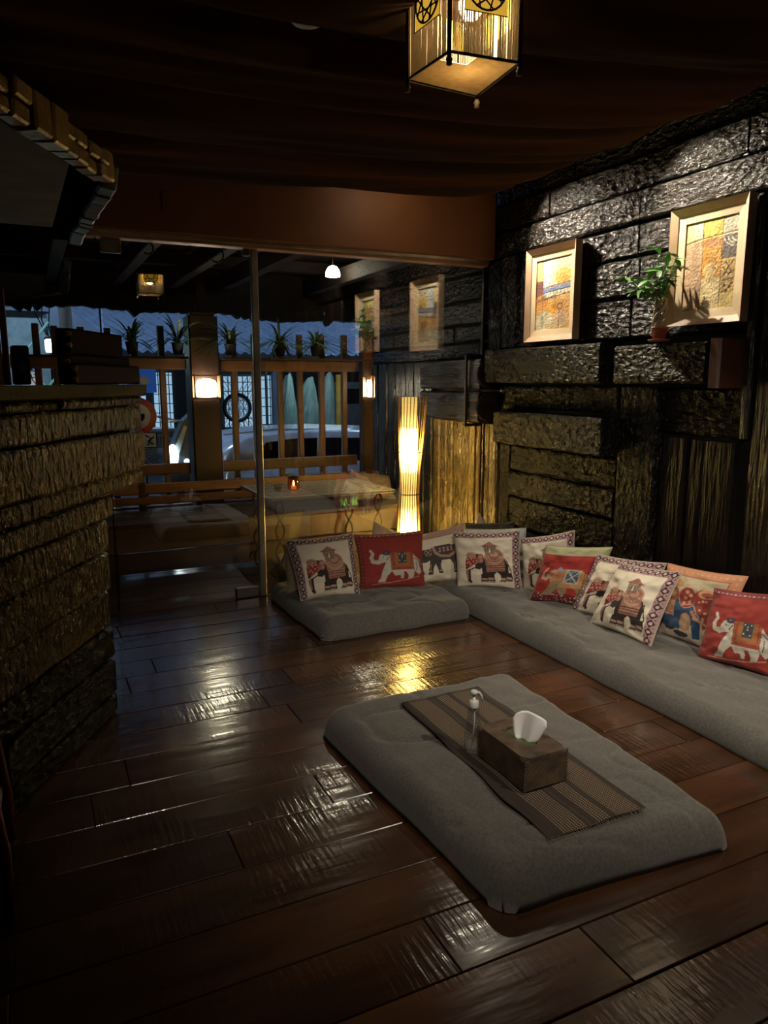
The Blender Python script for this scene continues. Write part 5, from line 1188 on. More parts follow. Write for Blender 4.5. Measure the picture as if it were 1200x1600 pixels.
rough_board('back_board', (0.9, 0.10, 0.60), 1.0 + 2.6, 0.085, 0.03, (1, 0, 0), (0, -1, 0), FENCEW, t, 0.003, 0.005, 10)
rough_board('back_board', (0.9, 0.10, 0.50), 3.6, 0.07, 0.03, (1, 0, 0), (0, -1, 0), FENCEW, t, 0.003, 0.005, 10)
for x in (-0.8, 0.5, 1.8, 2.6): MB().box((x - 0.03, 0.10, 0.40), (x + 0.03, 0.14, 0.66), 0.003).build('back_post', DARKWOOD, t)
# bench extras
pillow('bench_cushion', ((2.62, 6.10, 0.43), (2.98, 5.98, 0.43), (3.02, 6.22, 0.62), (2.70, 6.28, 0.66)), None, 0.09, 'greyish cushion lying at the right end of the porch bench', mat=M('dull_cushion', (0.22, 0.17, 0.13), 0.9), seed=3, n=30, pipe=None)
o = MB(); 
for k in range(40):
    x = rnd.uniform(-0.09, 0.09); y = rnd.uniform(-0.03, 0.03); o.add([(x - 0.004, y, 0), (x + 0.004, y, 0), (x + rnd.uniform(-0.02, 0.02), y, rnd.uniform(0.05, 0.10))], [(0, 1, 2)])
o = o.build('grass_tuft', M('bright_grass', (0.10, 0.42, 0.07), 0.6), loc=(2.46, 5.88, 0.425)); tag(o, 'tuft of bright green grass on the bench behind the table', 'grass', kind='stuff')

# porch table
def table():
    t = thing('garden_table', 'iron garden table with lattice top holding a candle on the porch', 'table', (2.0, 5.43, 0))
    MET = M('dark_cast_iron', (0.24, 0.22, 0.20), 0.5, 0.2, bump=0.3)
    hx, hy, zt = 0.50, 0.37, 0.67
    fr = MB()
    for a, b in (((-hx, -hy), (hx, -hy)), ((hx, -hy), (hx, hy)), ((hx, hy), (-hx, hy)), ((-hx, hy), (-hx, -hy))):
        fr.box((min(a[0], b[0]) - 0.012, min(a[1], b[1]) - 0.012, zt - 0.02), (max(a[0], b[0]) + 0.012, max(a[1], b[1]) + 0.012, zt), 0.003)
    fr.build('tabletop_rim', MET, t)
    MB().box((-hx, -hy, zt - 0.014), (hx, hy, zt - 0.010)).build('tabletop', BLACK, t)
    for k in range(18): x = -hx + 2 * hx * (k + 0.5) / 18; MB().box((x - 0.012, -hy, zt - 0.008), (x + 0.012, hy, zt - 0.003), 0.001).build('lattice_strip', MET, t)
    for k in range(13): y = -hy + 2 * hy * (k + 0.5) / 13; MB().box((-hx, y - 0.012, zt - 0.004), (hx, y + 0.012, zt), 0.001).build('lattice_strip', MET, t)
    for sx in (-1, 1):
        for sy_ in (-1, 1):
            x, y = sx * hx * 0.80, sy_ * hy * 0.8; leg = MB(); n = 14
            leg.tube([(x + 0.035 * math.sin(i * 0.9) , y, (zt - 0.02) * (1 - i / n)) for i in range(n + 1)], 0.009, 7)
            leg.tube([(x - 0.035 * math.sin(i * 0.9), y, (zt - 0.02) * (1 - i / n)) for i in range(n + 1)], 0.009, 7)
            leg.tube([(x + 0.045 * sx + 0.03 * math.cos(a), y, 0.10 + 0.03 * math.sin(a)) for a in np.linspace(0, 5.5, 10)], 0.007, 6)
            leg.build('leg', BLACK, t, True)
    # candle holder and glass
    c = thing('candle_holder', 'amber glass candle holder with a burning candle on the porch table', 'candle', (1.80, 5.40, zt))
    MB().lathe([(0.030, 0.0), (0.044, 0.004), (0.048, 0.05), (0.042, 0.095), (0.040, 0.095), (0.045, 0.05), (0.040, 0.006)], n=18, cap=False).build('glass_jar', glass_mat('amber_glass', 0.08, (0.9, 0.62, 0.42)), c, True)
    MB().lathe([(0.041, 0.0), (0.043, 0.002), (0.043, 0.010), (0.041, 0.012)], n=18).build('rim', BLACK, c, True, loc=(0, 0, 0.092))
    MB().lathe([(0.022, 0.006), (0.022, 0.028), (0.002, 0.028)], n=14).build('candle', M('wax', (0.7, 0.5, 0.35), 0.5, emis=(1, 0.35, 0.1), estr=0.5), c, True)
    MB().lathe([(0.002, 0.0), (0.008, 0.010), (0.007, 0.022), (0.001, 0.042)], n=10).build('flame', emis_mat('flame_glow', (1.0, 0.55, 0.25), 25), c, True, loc=(0, 0, 0.030))
    g = thing('glass_tumbler', 'small clear glass tumbler left of the candle on the porch table', 'glass', (1.665, 5.37, zt))
    MB().lathe([(0.002, 0.003), (0.028, 0.003), (0.030, 0.0), (0.036, 0.055), (0.034, 0.055), (0.028, 0.008)], n=18, cap=False).build('tumbler_body', glass_mat('clear_glass', 0.12), g, True)
    MB().lathe([(0.002, 0.006), (0.027, 0.007), (0.031, 0.028), (0.002, 0.028)], n=16, cap=False).build('drink', M('amber_drink', (0.45, 0.25, 0.06), 0.1, alpha=0.5), g, True)
table()
st_ = thing('round_stool', 'pale round cushioned stool low beside the steel door post outside', 'stool', (1.77, 5.40, 0))
MB().lathe([(0.02, 0.09), (0.14, 0.09), (0.155, 0.11), (0.15, 0.135), (0.11, 0.15), (0.01, 0.152)], n=24).build('seat', M('pale_seat', (0.50, 0.42, 0.33), 0.8), st_, True)
MB().lathe([(0.12, 0.0), (0.13, 0.01), (0.14, 0.085), (0.10, 0.09)], n=20).build('base', DARKWOOD, st_, True)

# ================================================================== STREET
gs = struct(MB().box((-14, 7.5, -0.6), (26, 40, -0.48)).build('ground', M('asphalt', (0.05, 0.052, 0.056), 0.7, bump=0.4, bscale=60, bdist=0.01)))
t = thing('building', 'blue-grey concrete building across the street above the metal awning', 'building', (3, 16.5, -0.48))
MB().box((-15, 0, 2.2), (18, 0.4, 7.5)).build('wall', M('blue_grey_concrete', (0.25, 0.29, 0.33), 0.85, col2=(0.17, 0.20, 0.24), nscale=0.8), t)
MB().box((-15, 0.0, 0), (18, 0.4, 2.2)).build('shopfront_wall', M('dark_shopfront', (0.035, 0.04, 0.05), 0.6), t)
# lit shop windows behind mesh
LW = M('lit_window', (0.5, 0.6, 0.7), 0.5, emis=(0.45, 0.72, 1.0), estr=0.55, col2=(0.4, 0.5, 0.6))
for i, (x0, x1, z0, z1) in enumerate(((-1.30, -0.75, 0.9, 2.15), (-0.6, -0.2, 0.9, 2.15), (0.9, 1.6, 0.95, 2.1), (1.75, 2.05, 1.0, 2.1), (4.3, 5.3, 1.0, 1.9))):
    w_ = MB().box((x0, -0.04, z0), (x1, -0.01, z1)).build('window', LW, t)
    fr = MB()
    for x in np.arange(x0, x1 + 0.01, 0.11): fr.box((x - 0.008, -0.07, z0), (x + 0.008, -0.045, z1))
    for z in np.arange(z0, z1, 0.2): fr.box((x0, -0.075, z - 0.008), (x1, -0.05, z + 0.008))
    fr.build('window_bars', BLACK, w_)
# corrugated metal awning
def awning():
    V = []; F = []; x = 1.45; n = 0; per = 0.16
    xs = np.arange(1.45, 8.4, per / 4)
    for i, x in enumerate(xs):
        h = (0.035, 0.035, 0, 0)[i % 4]
        V += [(x, 12.6, 1.95 + h), (x - 0.7, 15.5, 2.86 + h)]
    for i in range(len(xs) - 1): F.append((2 * i, 2 * i + 2, 2 * i + 3, 2 * i + 1))
    o = mesh_obj('metal_awning', V, F, M('blue_metal_sheet', (0.20, 0.25, 0.33), 0.45, 0.2)); md = o.modifiers.new('t', 'SOLIDIFY'); md.thickness = 0.01
    tag(o, 'ribbed blue-grey metal awning across the street', 'awning')
awning()
for i, (x, y) in enumerate(((2.6, 12.75), (3.95, 12.8), (6.7, 12.8))):
    o = MB().box((-0.05, -0.05, 0), (0.05, 0.05, 2.42), 0.01).build('awning_post', M('blue_grey_paint', (0.16, 0.19, 0.22), 0.5), loc=(x, y, -0.48)); tag(o, ('grey awning post left of the wheel', 'grey awning post behind the silver car roof', 'grey awning post beside the right porch wall')[i], 'post', 'posts of the metal awning')
# chain link fence panel
t = thing('chain_link_fence', 'chain-link fence panel behind the spoked wheel', 'fence', (3.55, 13.9, -0.48)); mb = MB()
for k in range(-14, 15):
    for sgn in (-1, 1):
        x0 = k * 0.07; z0, z1 = 0.9, 2.05; xa, xb = x0 - sgn * 0.35, x0 + sgn * 0.35
        if min(xa, xb) > -0.55 and max(xa, xb) < 0.55: mb.tube([(xa, 0, z0), (xb, 0, z1)], 0.006, 4)
o = mb.build('wire_mesh', M('galvanised_wire', (0.25, 0.28, 0.32), 0.4, 0.6), t); o['kind'] = 'stuff'
for x in (-0.58, 0.0, 0.58): MB().tube([(x, 0, 0), (x, 0, 2.15)], 0.025, 8).build('post', M('galvanised_post', (0.25, 0.28, 0.32), 0.4, 0.6), t)
for z in (0.9, 2.08): MB().tube([(-0.58, 0, z), (0.58, 0, z)], 0.02, 8).build('rail', M('galvanised_post', (0.25, 0.28, 0.32), 0.4, 0.6), t)

# silver hatchback, side on
def rounded_body(prof, y0, y1, inset):
    """side profile (x,z) swept across width with rounded shoulders"""
    secs = [(y0, inset), (y0 + 0.10, 0.035), (y0 + 0.25, 0.0), (y1 - 0.25, 0.0), (y1 - 0.10, 0.035), (y1, inset)]
    cx = sum(p[0] for p in prof) / len(prof); cz = sum(p[1] for p in prof) / len(prof); V = []; F = []; n = len(prof)
    for y, s in secs:
        for x, z in prof: V.append((x + (cx - x) * s * 0.5, y, z + (cz - z) * s))
    for i in range(len(secs) - 1):
        for j in range(n): a = i * n + j; b = i * n + (j + 1) % n; F.append((a, b, b + n, a + n))
    F.append(tuple(range(n))[::-1]); F.append(tuple((len(secs) - 1) * n + j for j in range(n)))
    return V, F
def wheel(parent, x, y, z, r, w_=0.18):
    o = MB().lathe([(r * 0.62, -w_ / 2), (r * 0.93, -w_ / 2), (r, -w_ * 0.35), (r, w_ * 0.35), (r * 0.93, w_ / 2), (r * 0.62, w_ / 2)], n=28).build('tyre', BLACK, parent, True, loc=(x, y, z)); o.rotation_euler = (PI / 2, 0, 0)
    h = MB()
    for k in range(7): a = 2 * PI * k / 7; h.tube([(0.03 * math.cos(a), 0.03 * math.sin(a), w_ / 2), (r * 0.6 * math.cos(a), r * 0.6 * math.sin(a), w_ / 2)], 0.02, 6)
    h.lathe([(r * 0.64, w_ / 2 - 0.02), (r * 0.64, w_ / 2 + 0.005), (r * 0.58, w_ / 2 + 0.005), (r * 0.58, w_ / 2 - 0.02)], n=24, cap=False); h.build('rim', CHROME, o, True)
def silver_car():
    t = thing('silver_car', 'silver hatchback parked side-on behind the porch fence', 'car', (0, 0, -0.48))
    g = 0.48; SV = M('silver_paint', (0.62, 0.60, 0.62), 0.3, 0.3, coat=0.6)
    lower = [(1.88, g - 0.18), (1.86, g + 0.10), (1.90, g + 0.48), (2.0, g + 0.56), (5.2, g + 0.56), (6.3, g + 0.42), (6.45, g + 0.1), (6.4, g - 0.18)]
    V, F = rounded_body(lower, 8.15, 9.85, 0.05); mesh_obj('body', V, F, SV, t, True)
    roof = [(1.88, g + 0.50), (1.93, g + 0.72), (2.15, g + 0.86), (2.6, g + 0.915), (3.4, g + 0.925), (4.2, g + 0.88), (5.3, g + 0.5)]
    V, F = rounded_body(roof, 8.25, 9.75, 0.16); mesh_obj('cabin', V, F, SV, t, True)
    DG = M('car_glass', (0.006, 0.007, 0.009), 0.08)
    MB().prism([(2.20, 8.205, g + 0.50), (2.42, 8.225, g + 0.80), (2.75, 8.225, g + 0.835), (3.05, 8.225, g + 0.835), (3.02, 8.205, g + 0.50)], (0, 0.03, 0)).build('side_window', DG, t)
    MB().prism([(3.10, 8.205, g + 0.50), (3.13, 8.225, g + 0.835), (4.1, 8.225, g + 0.80), (4.75, 8.205, g + 0.50)], (0, 0.03, 0)).build('side_window', DG, t)
    MB().tube([(2.16, 8.25, g + 0.48), (2.40, 8.26, g + 0.825), (2.8, 8.26, g + 0.86), (4.1, 8.26, g + 0.825), (4.8, 8.25, g + 0.48)], 0.008, 6).build('window_trim', CHROME, t)
    MB().tube([(2.0, 8.50, g + 0.885), (2.6, 8.48, g + 0.93), (4.0, 8.48, g + 0.90)], 0.012, 6).build('roof_rail', CHROME, t)
    MB().box((2.15, 8.12, g + 0.30), (2.30, 8.16, g + 0.33), 0.005).build('door_handle', CHROME, t); MB().box((3.3, 8.12, g + 0.40), (3.46, 8.16, g + 0.43), 0.005).build('door_handle', CHROME, t)
    for x in (2.45, 5.45): wheel(t, x, 8.30, 0.31, 0.31)
    for x in (2.45, 5.45): wheel(t, x, 9.70, 0.31, 0.31)
silver_car()
def dark_car():
    t = thing('dark_car', 'dark car facing the camera with chrome headlights further down the street', 'car', (8.0, 24, -0.48), -0.33)
    DK = M('black_paint', (0.012, 0.013, 0.016), 0.25, coat=0.5)
    front = [(-0.88, 0.25), (-0.90, 0.7), (-0.84, 0.95), (-0.62, 1.42), (-0.4, 1.5), (0.4, 1.5), (0.62, 1.42), (0.84, 0.95), (0.90, 0.7), (0.88, 0.25)]
    MB().prism([(x, 0.9, z) for x, z in front], (0, 2.6, 0)).build('cabin', DK, t)
    MB().prism([(x, 0, z) for x, z in ((-0.86, 0.25), (-0.89, 0.62), (-0.80, 0.88), (0.80, 0.88), (0.89, 0.62), (0.86, 0.25))], (0, 1.3, 0.04)).build('hood', DK, t)
    MB().prism([(-0.74, 0.86, 0.98), (0.74, 0.86, 0.98), (0.56, 0.89, 1.38), (-0.56, 0.89, 1.38)], (0, 0.02, 0)).build('windscreen', M('car_glass', (0.006, 0.007, 0.009), 0.08), t)
    for sx in (-1, 1):
        o = MB().lathe([(0.02, -0.06), (0.10, -0.05), (0.13, 0.0), (0.12, 0.03)], n=16).build('headlight', M('headlight_glass', (0.7, 0.75, 0.8), 0.1, emis=(0.6, 0.75, 0.9), estr=0.5), t, True, loc=(sx * 0.66, -0.01, 0.66)); o.rotation_euler = (-PI / 2, 0, 0); o.scale = (1.3, 0.9, 1)
    MB().box((-0.32, -0.03, 0.45), (0.32, 0.0, 0.68), 0.02).build('grille', M('dark_grille', (0.05, 0.05, 0.055), 0.3, 0.8), t)
    e = MB().tube([(0.11 * math.cos(a), -0.03, 0.72 + 0.11 * math.sin(a)) for a in np.linspace(0, 2 * PI, 21)[:-1]], 0.014, 6, closed=True)
    for a in (PI / 2, PI / 2 + 2.094, PI / 2 - 2.094): e.tube([(0, -0.03, 0.72), (0.10 * math.cos(a), -0.03, 0.72 + 0.10 * math.sin(a))], 0.012, 5)
    e.build('emblem', CHROME, t)
    for sx in (-1, 1): MB().lathe([(0.20, -0.1), (0.32, -0.09), (0.33, 0), (0.32, 0.09), (0.2, 0.1)], n=20).build('tyre', BLACK, t, True, loc=(sx * 0.8, 0.45, 0.33)).rotation_euler = (0, PI / 2, 0)
dark_car()
# pale truck
t = thing('white_van', 'white van partly visible at the right end of the street', 'van', (6.75, 16.0, -0.48))
VW = M('white_paint', (0.45, 0.50, 0.55), 0.4)
MB().box((-0.5, 0, 0.45), (0.85, 0.3, 1.95), 0.08).build('body', VW, t); MB().box((-0.42, -0.02, 1.45), (0.78, 0.01, 1.80), 0.03).build('rear_window', M('car_glass', (0.006, 0.007, 0.009), 0.08), t)
MB().box((-0.2, -0.02, 0.75), (0.3, 0.0, 0.92), 0.01).build('number_plate', M('plate_white', (0.6, 0.6, 0.6), 0.5), t)
for x in (-0.36, 0.7): MB().box((x - 0.06, -0.02, 0.95), (x + 0.06, 0.0, 1.3), 0.01).build('tail_light', M('red_lamp', (0.5, 0.02, 0.02), 0.3, emis=(1, 0.1, 0.05), estr=0.6), t)
# plastic sheets
def sheet(x, y, z, w_, h, label, seed):
    r = random.Random(seed); V = []; F = []; n = 8
    for j in range(n + 1):
        for i in range(n + 1):
            u = i / n * 2 - 1; v = j / n; ww = w_ * (0.35 + 0.65 * math.sin(PI * (0.15 + 0.75 * v)))
            V.append((u * ww / 2, 0.12 * math.cos(u * PI / 2) * -1 + r.uniform(-0.03, 0.03), max(0, h * v + r.uniform(-0.02, 0.02) - 0.10 * u * u * v * h)))
    for j in range(n):
        for i in range(n): a = j * (n + 1) + i; F.append((a, a + 1, a + n + 2, a + n + 1))
    o = mesh_obj('plastic_cover', V, F, M('pale_teal_plastic', (0.38, 0.52, 0.50), 0.35, col2=(0.28, 0.42, 0.42)), loc=(x, y, z)); md = o.modifiers.new('t', 'SOLIDIFY'); md.thickness = 0.01
    tag(o, label, 'plastic cover', 'plastic covers across the street')
sheet(4.45, 13.6, -0.46, 0.42, 2.10, 'pale teal plastic cover, left one across the street', 1); sheet(4.95, 13.8, -0.46, 0.50, 2.05, 'pale teal plastic cover, middle one across the street', 2); sheet(5.40, 13.9, -0.46, 0.46, 2.15, 'tallest pale teal plastic cover beside the yellow pole', 3)
for x, y, lab in ((4.9, 14.9, 'dark parked scooter behind the plastic covers'),):
    s = thing('parked_scooter', lab, 'scooter', (x, y, -0.48)); MB().box((-0.22, -0.35, 0.25), (0.22, 0.5, 0.95), 0.10).build('body', BLACK, s); MB().tube([(-0.33, -0.2, 1.25), (0, -0.25, 1.12), (0.33, -0.2, 1.25)], 0.02, 6).build('handlebar', BLACK, s)
    for yy_ in (-0.5, 0.6): MB().lathe([(0.14, -0.05), (0.22, -0.04), (0.22, 0.04), (0.14, 0.05)], n=16).build('tyre', BLACK, s, True, loc=(0, yy_, 0.22)).rotation_euler = (0, PI / 2, 0)
    MB().box((-0.1, -0.3, 0.9), (0.1, 0.0, 1.15), 0.05).build('front_shield', BLACK, s)
o = MB().tube([(0, 0, 0), (0, 0, 2.1)], 0.065, 12).build('yellow_pole', M('yellow_paint', (0.65, 0.36, 0.06), 0.5), smooth=True, loc=(5.55, 13.7, -0.48)); tag(o, 'orange-yellow pole beside the plastic covers', 'pole')
o = MB().tube([(-0.6, 0, 0), (0.6, 0, 0)], 0.02, 10).build('fill_tube', emis_mat('fill_tube_glow', (0.75, 0.95, 1.0), 30), smooth=True, loc=(4.9, 12.75, 1.77)); [MB().tube([(x, 0, 0.015), (x, 0, 0.26)], 0.006, 5).build('bracket', BLACK, o) for x in (-0.45, 0.45)]; tag(o, 'added cool white tube under the awning edge brightening the plastic covers', 'light')  # added source for the plastic covers, mostly hidden behind the rail
# spoked wheel
t = thing('spoked_wheel', 'spoked motorbike wheel in front of the chain-link fence', 'wheel', (3.32, 13.0, 1.03))
MB().tube([(0.235 * math.cos(a), 0, 0.235 * math.sin(a)) for a in np.linspace(0, 2 * PI, 33)[:-1]], 0.03, 8, closed=True).build('tyre', BLACK, t, True)
MB().tube([(0.195 * math.cos(a), 0, 0.195 * math.sin(a)) for a in np.linspace(0, 2 * PI, 33)[:-1]], 0.012, 6, closed=True).build('rim', M('pale_rim', (0.55, 0.6, 0.62), 0.4), t, True)
mb = MB()
for k in range(16): a = 2 * PI * k / 16; mb.tube([(0, 0, 0), (0.19 * math.cos(a), 0, 0.19 * math.sin(a))], 0.007, 4)
mb.build('spokes', M('pale_rim', (0.55, 0.6, 0.62), 0.4), t); MB().lathe([(0.03, -0.04), (0.035, 0), (0.03, 0.04)], n=12).build('hub', CHROME, t).rotation_euler = (PI / 2, 0, 0)
MB().tube([(0, 0.04, 0), (0.0, 0.06, -1.5)], 0.03, 8).build('stand', M('blue_grey_paint', (0.16, 0.19, 0.22), 0.5), t)
# motorcycle by the post
def motorbike():
    t = thing('motorbike', 'dark motorbike with a lit headlamp left of the thick post', 'motorbike', (1.50, 8.3, -0.38))
    B_ = M('dark_grey_shell', (0.05, 0.06, 0.07), 0.25, coat=0.5)
    MB().prism([(-0.17, 0, 0.70), (-0.13, 0, 1.15), (0.02, 0, 1.45), (0.10, 0, 1.52), (0.14, 0, 1.40), (0.16, 0, 0.9), (0.10, 0, 0.62)], (0, 0.22, 0)).build('fairing', B_, t)
    MB().prism([(-0.12, -0.01, 1.10), (0.02, -0.01, 1.40), (0.05, -0.01, 1.38), (-0.06, -0.01, 1.05)], (0, 0.02, 0)).build('windscreen', M('pale_screen', (0.45, 0.52, 0.5), 0.2), t)
    o = MB().lathe([(0.01, -0.03), (0.06, -0.02), (0.075, 0.01), (0.07, 0.03)], n=18).build('headlamp', emis_mat('headlamp_glow', (0.85, 0.95, 1.0), 9), t, True, loc=(-0.12, -0.03, 1.06)); o.rotation_euler = (-PI / 2, 0, 0); o.scale = (0.8, 1.8, 1)
    o = MB().lathe([(0.01, -0.02), (0.03, -0.01), (0.03, 0.01)], n=12).build('side_lamp', emis_mat('side_lamp_glow', (0.8, 0.95, 1.0), 3), t, True, loc=(0.03, -0.02, 1.0)); o.rotation_euler = (-PI / 2, 0, 0)
    MB().tube([(-0.25, 0.05, 1.50), (-0.05, 0.1, 1.44), (0.05, 0.1, 1.44), (0.25, 0.05, 1.50)], 0.016, 8).build('handlebar', CHROME, t, True)
    MB().box((-0.12, 0.15, 0.75), (0.12, 1.2, 0.95), 0.05).build('seat', BLACK, t)
    for y in (0.0, 1.25): MB().lathe([(0.19, -0.05), (0.28, -0.045), (0.29, 0), (0.28, 0.045), (0.19, 0.05)], n=24).build('tyre', BLACK, t, True, loc=(0, y, 0.29)).rotation_euler = (0, PI / 2, 0)
    MB().box((-0.08, 0.0, 0.3), (0.08, 1.2, 0.7), 0.03).build('engine', M('dark_metal', (0.12, 0.12, 0.13), 0.35, 0.8), t)
motorbike()
# ventilator grille unit
t = thing('outdoor_fan_unit', 'grey ventilator unit with radial grille below the road signs', 'fan unit', (1.50, 10.1, -0.52))
MB().box((-0.24, 0, 0.85), (0.22, 0.3, 1.38), 0.01).build('casing', M('unit_grey', (0.11, 0.12, 0.13), 0.5), t); MB().box((-0.25, -0.02, 1.36), (0.23, 0.3, 1.40), 0.005).build('top_rim', M('unit_pale', (0.4, 0.43, 0.46), 0.5), t)
mb = MB()
for k in range(28): a = 2 * PI * k / 28; mb.tube([(0.02 + 0.04 * math.cos(a), -0.02, 1.10 + 0.04 * math.sin(a)), (0.02 + 0.21 * math.cos(a), -0.015, 1.10 + 0.21 * math.sin(a))], 0.004, 4)
mb.tube([(0.02 + 0.21 * math.cos(a), -0.015, 1.10 + 0.21 * math.sin(a)) for a in np.linspace(0, 2 * PI, 25)[:-1]], 0.007, 5, closed=True); mb.build('radial_grille', M('unit_pale', (0.4, 0.43, 0.46), 0.5), t)
MB().lathe([(0.045, 0), (0.045, 0.015), (0.01, 0.02)], n=16).build('hub_cap', M('unit_pale', (0.4, 0.43, 0.46), 0.5), t, loc=(0.02, -0.02, 1.10)).rotation_euler = (PI / 2, 0, 0)
MB().box((-0.2, 0.05, 0), (-0.15, 0.25, 0.86)).build('leg', BLACK, t); MB().box((0.13, 0.05, 0), (0.18, 0.25, 0.86)).build('leg', BLACK, t)

# road signs on one pole
def disc(r, th=0.006, n=32): return MB().lathe([(r - 0.002, 0), (r, 0.001), (r, th), (r - 0.002, th + 0.001)], n=n)
WHT = M('sign_white', (0.62, 0.64, 0.66), 0.4); BLU = M('sign_blue', (0.010, 0.09, 0.42), 0.4, emis=(0.01, 0.1, 0.5), estr=0.25); RDS = M('sign_red', (0.45, 0.02, 0.02), 0.4)
sy0 = 8.2
t = thing('road_sign', 'blue square road sign with a white arrow pointing right', 'road sign', (1.085, sy0, 1.375))
MB().box((-0.15, 0, 0), (0.15, 0.012, 0.25), 0.004).build('sign_plate', BLU, t)
MB().prism([(-0.10, -0.004, 0.10), (0.0, -0.004, 0.10), (0.0, -0.004, 0.05), (0.085, -0.004, 0.125), (0.0, -0.004, 0.20), (0.0, -0.004, 0.15), (-0.10, -0.004, 0.15)], (0, 0.004, 0)).build('arrow', WHT, t)
t = thing('road_sign', 'round red-rimmed road sign with a black vehicle symbol', 'road sign', (1.02, sy0, 1.13))
o = disc(0.20).build('red_ring', RDS, t, True); o.rotation_euler = (PI / 2, 0, 0); o.location = (0, 0.006, 0)
o = disc(0.135).build('white_disc', WHT, t, True); o.rotation_euler = (PI / 2, 0, 0); o.location = (0, -0.002, 0)
mb = MB(); mb.box((-0.07, -0.014, -0.03), (0.02, -0.010, 0.05)); mb.box((0.025, -0.014, -0.03), (0.075, -0.010, 0.025)); mb.box((-0.055, -0.014, -0.05), (-0.025, -0.010, -0.03)); mb.box((0.03, -0.014, -0.05), (0.06, -0.010, -0.03)); mb.build('truck_symbol', BLACK, t)
t = thing('road_sign', 'small white plate with black lettering under the round sign', 'road sign', (1.09, sy0, 0.79), 0)
o = MB().box((-0.12, 0, 0), (0.12, 0.01, 0.17), 0.01).build('sign_plate', BLACK, t); MB().box((-0.11, -0.003, 0.01), (0.11, 0.001, 0.16), 0.001).build('white_face', WHT, t)
mb = MB(); mb.tube([(0.0, -0.006, 0.14), (0.06, -0.006, 0.10), (0.02, -0.006, 0.03)], 0.008, 4); mb.tube([(0.02, -0.006, 0.07), (0.09, -0.006, 0.12)], 0.008, 4); mb.tube([(-0.07, -0.006, 0.03), (-0.07, -0.006, 0.14)], 0.008, 4); mb.tube([(0.05, -0.006, 0.06), (0.08, -0.006, 0.04)], 0.008, 4); mb.build('lettering', BLACK, t)
o = MB().tube([(0, 0, 0), (0, 0, 2.2)], 0.03, 10).build('sign_pole', M('galvanised_post', (0.25, 0.28, 0.32), 0.4, 0.6), smooth=True, loc=(1.05, sy0 + 0.05, -0.48)); tag(o, 'grey metal pole carrying the road signs', 'pole')

# things seen above the partition at left
t = thing('street_lamp', 'greenish white box lamp glowing above the fence at far left', 'street lamp', (0.27, 10.0, 1.84))
MB().lathe([(0.03, 0), (0.042, 0.01), (0.046, 0.14), (0.03, 0.16)], n=14).build('lamp_glass', emis_mat('teal_lamp_glow', (0.72, 1.0, 0.86), 12), t, True)
MB().lathe([(0.02, 0.15), (0.055, 0.16), (0.03, 0.19)], n=14).build('lamp_cap', BLACK, t, True); MB().tube([(0, 0, 0.18), (-0.01, 0.05, 0.30), (0.23, 1.22, 0.36)], 0.010, 6).build('bracket', BLACK, t)
light('street_lamp_light', 'POINT', (0.27, 9.85, 1.9), 1.5, (0.6, 1.0, 0.8), 0.06)
t = thing('utility_pole', 'pale wooden utility pole at far left with hanging cables', 'utility pole', (0.535, 11.3, -0.48))
MB().tube([(0, 0, 0), (0, 0, 6)], 0.085, 12).build('pole_shaft', M('weathered_pole', (0.16, 0.13, 0.11), 0.8), t, True)
for k in range(3): MB().tube([(-0.12 - 0.1 * k, 0, 3.6), (-0.22 - 0.08 * k, 0, 2.7 + 0.1 * k), (-0.15 - 0.05 * k, 0, 2.35 + 0.12 * k)], 0.008, 5).build('cable', BLACK, t, True)
t = thing('steel_trestle', 'pale green steel trestle frame beyond the fence at left', 'trestle', (0.25, 11.0, -0.48)); GR = M('mint_paint', (0.28, 0.55, 0.42), 0.5, emis=(0.2, 0.5, 0.35), estr=0.15)
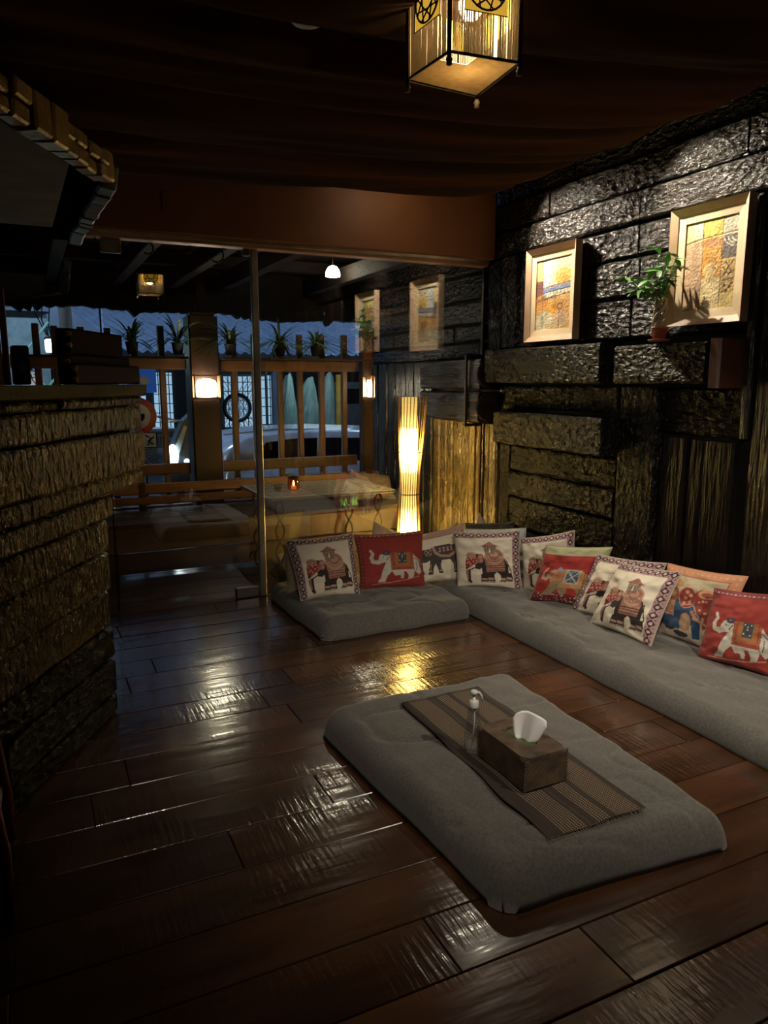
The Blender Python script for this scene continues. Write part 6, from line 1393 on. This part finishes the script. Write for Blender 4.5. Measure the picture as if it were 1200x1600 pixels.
for a, b in (((-0.12, 0), (-0.12, 2.35)), ((0.12, 0), (0.12, 2.35)), ((-0.12, 1.75), (0.12, 2.05)), ((-0.12, 2.0), (0.12, 1.75)), ((-0.25, 2.35), (0.06, 2.75)), ((0.30, 0), (0.30, 2.2)), ((0.12, 1.85), (0.30, 2.1))):
    MB().box((min(a[0], b[0]) - 0.016, -0.02, min(a[1], b[1])), (max(a[0], b[0]) + 0.016, 0.02, max(a[1], b[1]))).build('strut', GR, t) if a[0] == b[0] else MB().tube([(a[0], 0, a[1]), (b[0], 0, b[1])], 0.016, 6).build('strut', GR, t)
t = thing('shop_sign', 'white sign with magenta characters beyond the fence at far left', 'sign', (0.02, 9.0, 1.44))
MB().box((-0.07, 0, 0), (0.075, 0.02, 0.15), 0.004).build('sign_board', M('sign_lit_white', (0.6, 0.6, 0.6), 0.5, emis=(0.7, 0.75, 0.75), estr=0.35), t)
for x in (-0.05, 0.05): MB().box((x - 0.01, 0.004, -1.92), (x + 0.01, 0.018, 0.0)).build('leg', BLACK, t)
MB().box((-0.065, -0.002, 0.17), (0.04, 0.015, 0.27), 0.003).build('grey_panel', M('panel_grey', (0.25, 0.24, 0.2), 0.6), t)
mb = MB()
for pts in (((-0.02, 0.135), (-0.055, 0.075)), ((-0.04, 0.10), (-0.04, 0.015)), ((-0.015, 0.085), (0.065, 0.10)), ((0.02, 0.135), (0.03, 0.07), (0.065, 0.02)), ((0.045, 0.135), (0.06, 0.12))):
    mb.tube([(x, -0.003, z) for x, z in pts], 0.006, 4)
mb.build('character', M('magenta_paint', (0.55, 0.02, 0.14), 0.5), t)
t = thing('roadside_house', 'pale blue-grey low house wall at far left across the street', 'building', (-2.2, 15.0, -0.48)); MB().box((-4, 0, 0), (2.6, 0.3, 3.2)).build('wall', M('pale_green_wall', (0.30, 0.36, 0.33), 0.8), t); MB().box((-4.1, -0.15, 3.2), (2.65, 0.4, 3.32)).build('roof_edge', M('blue_grey_paint', (0.16, 0.19, 0.22), 0.5), t)
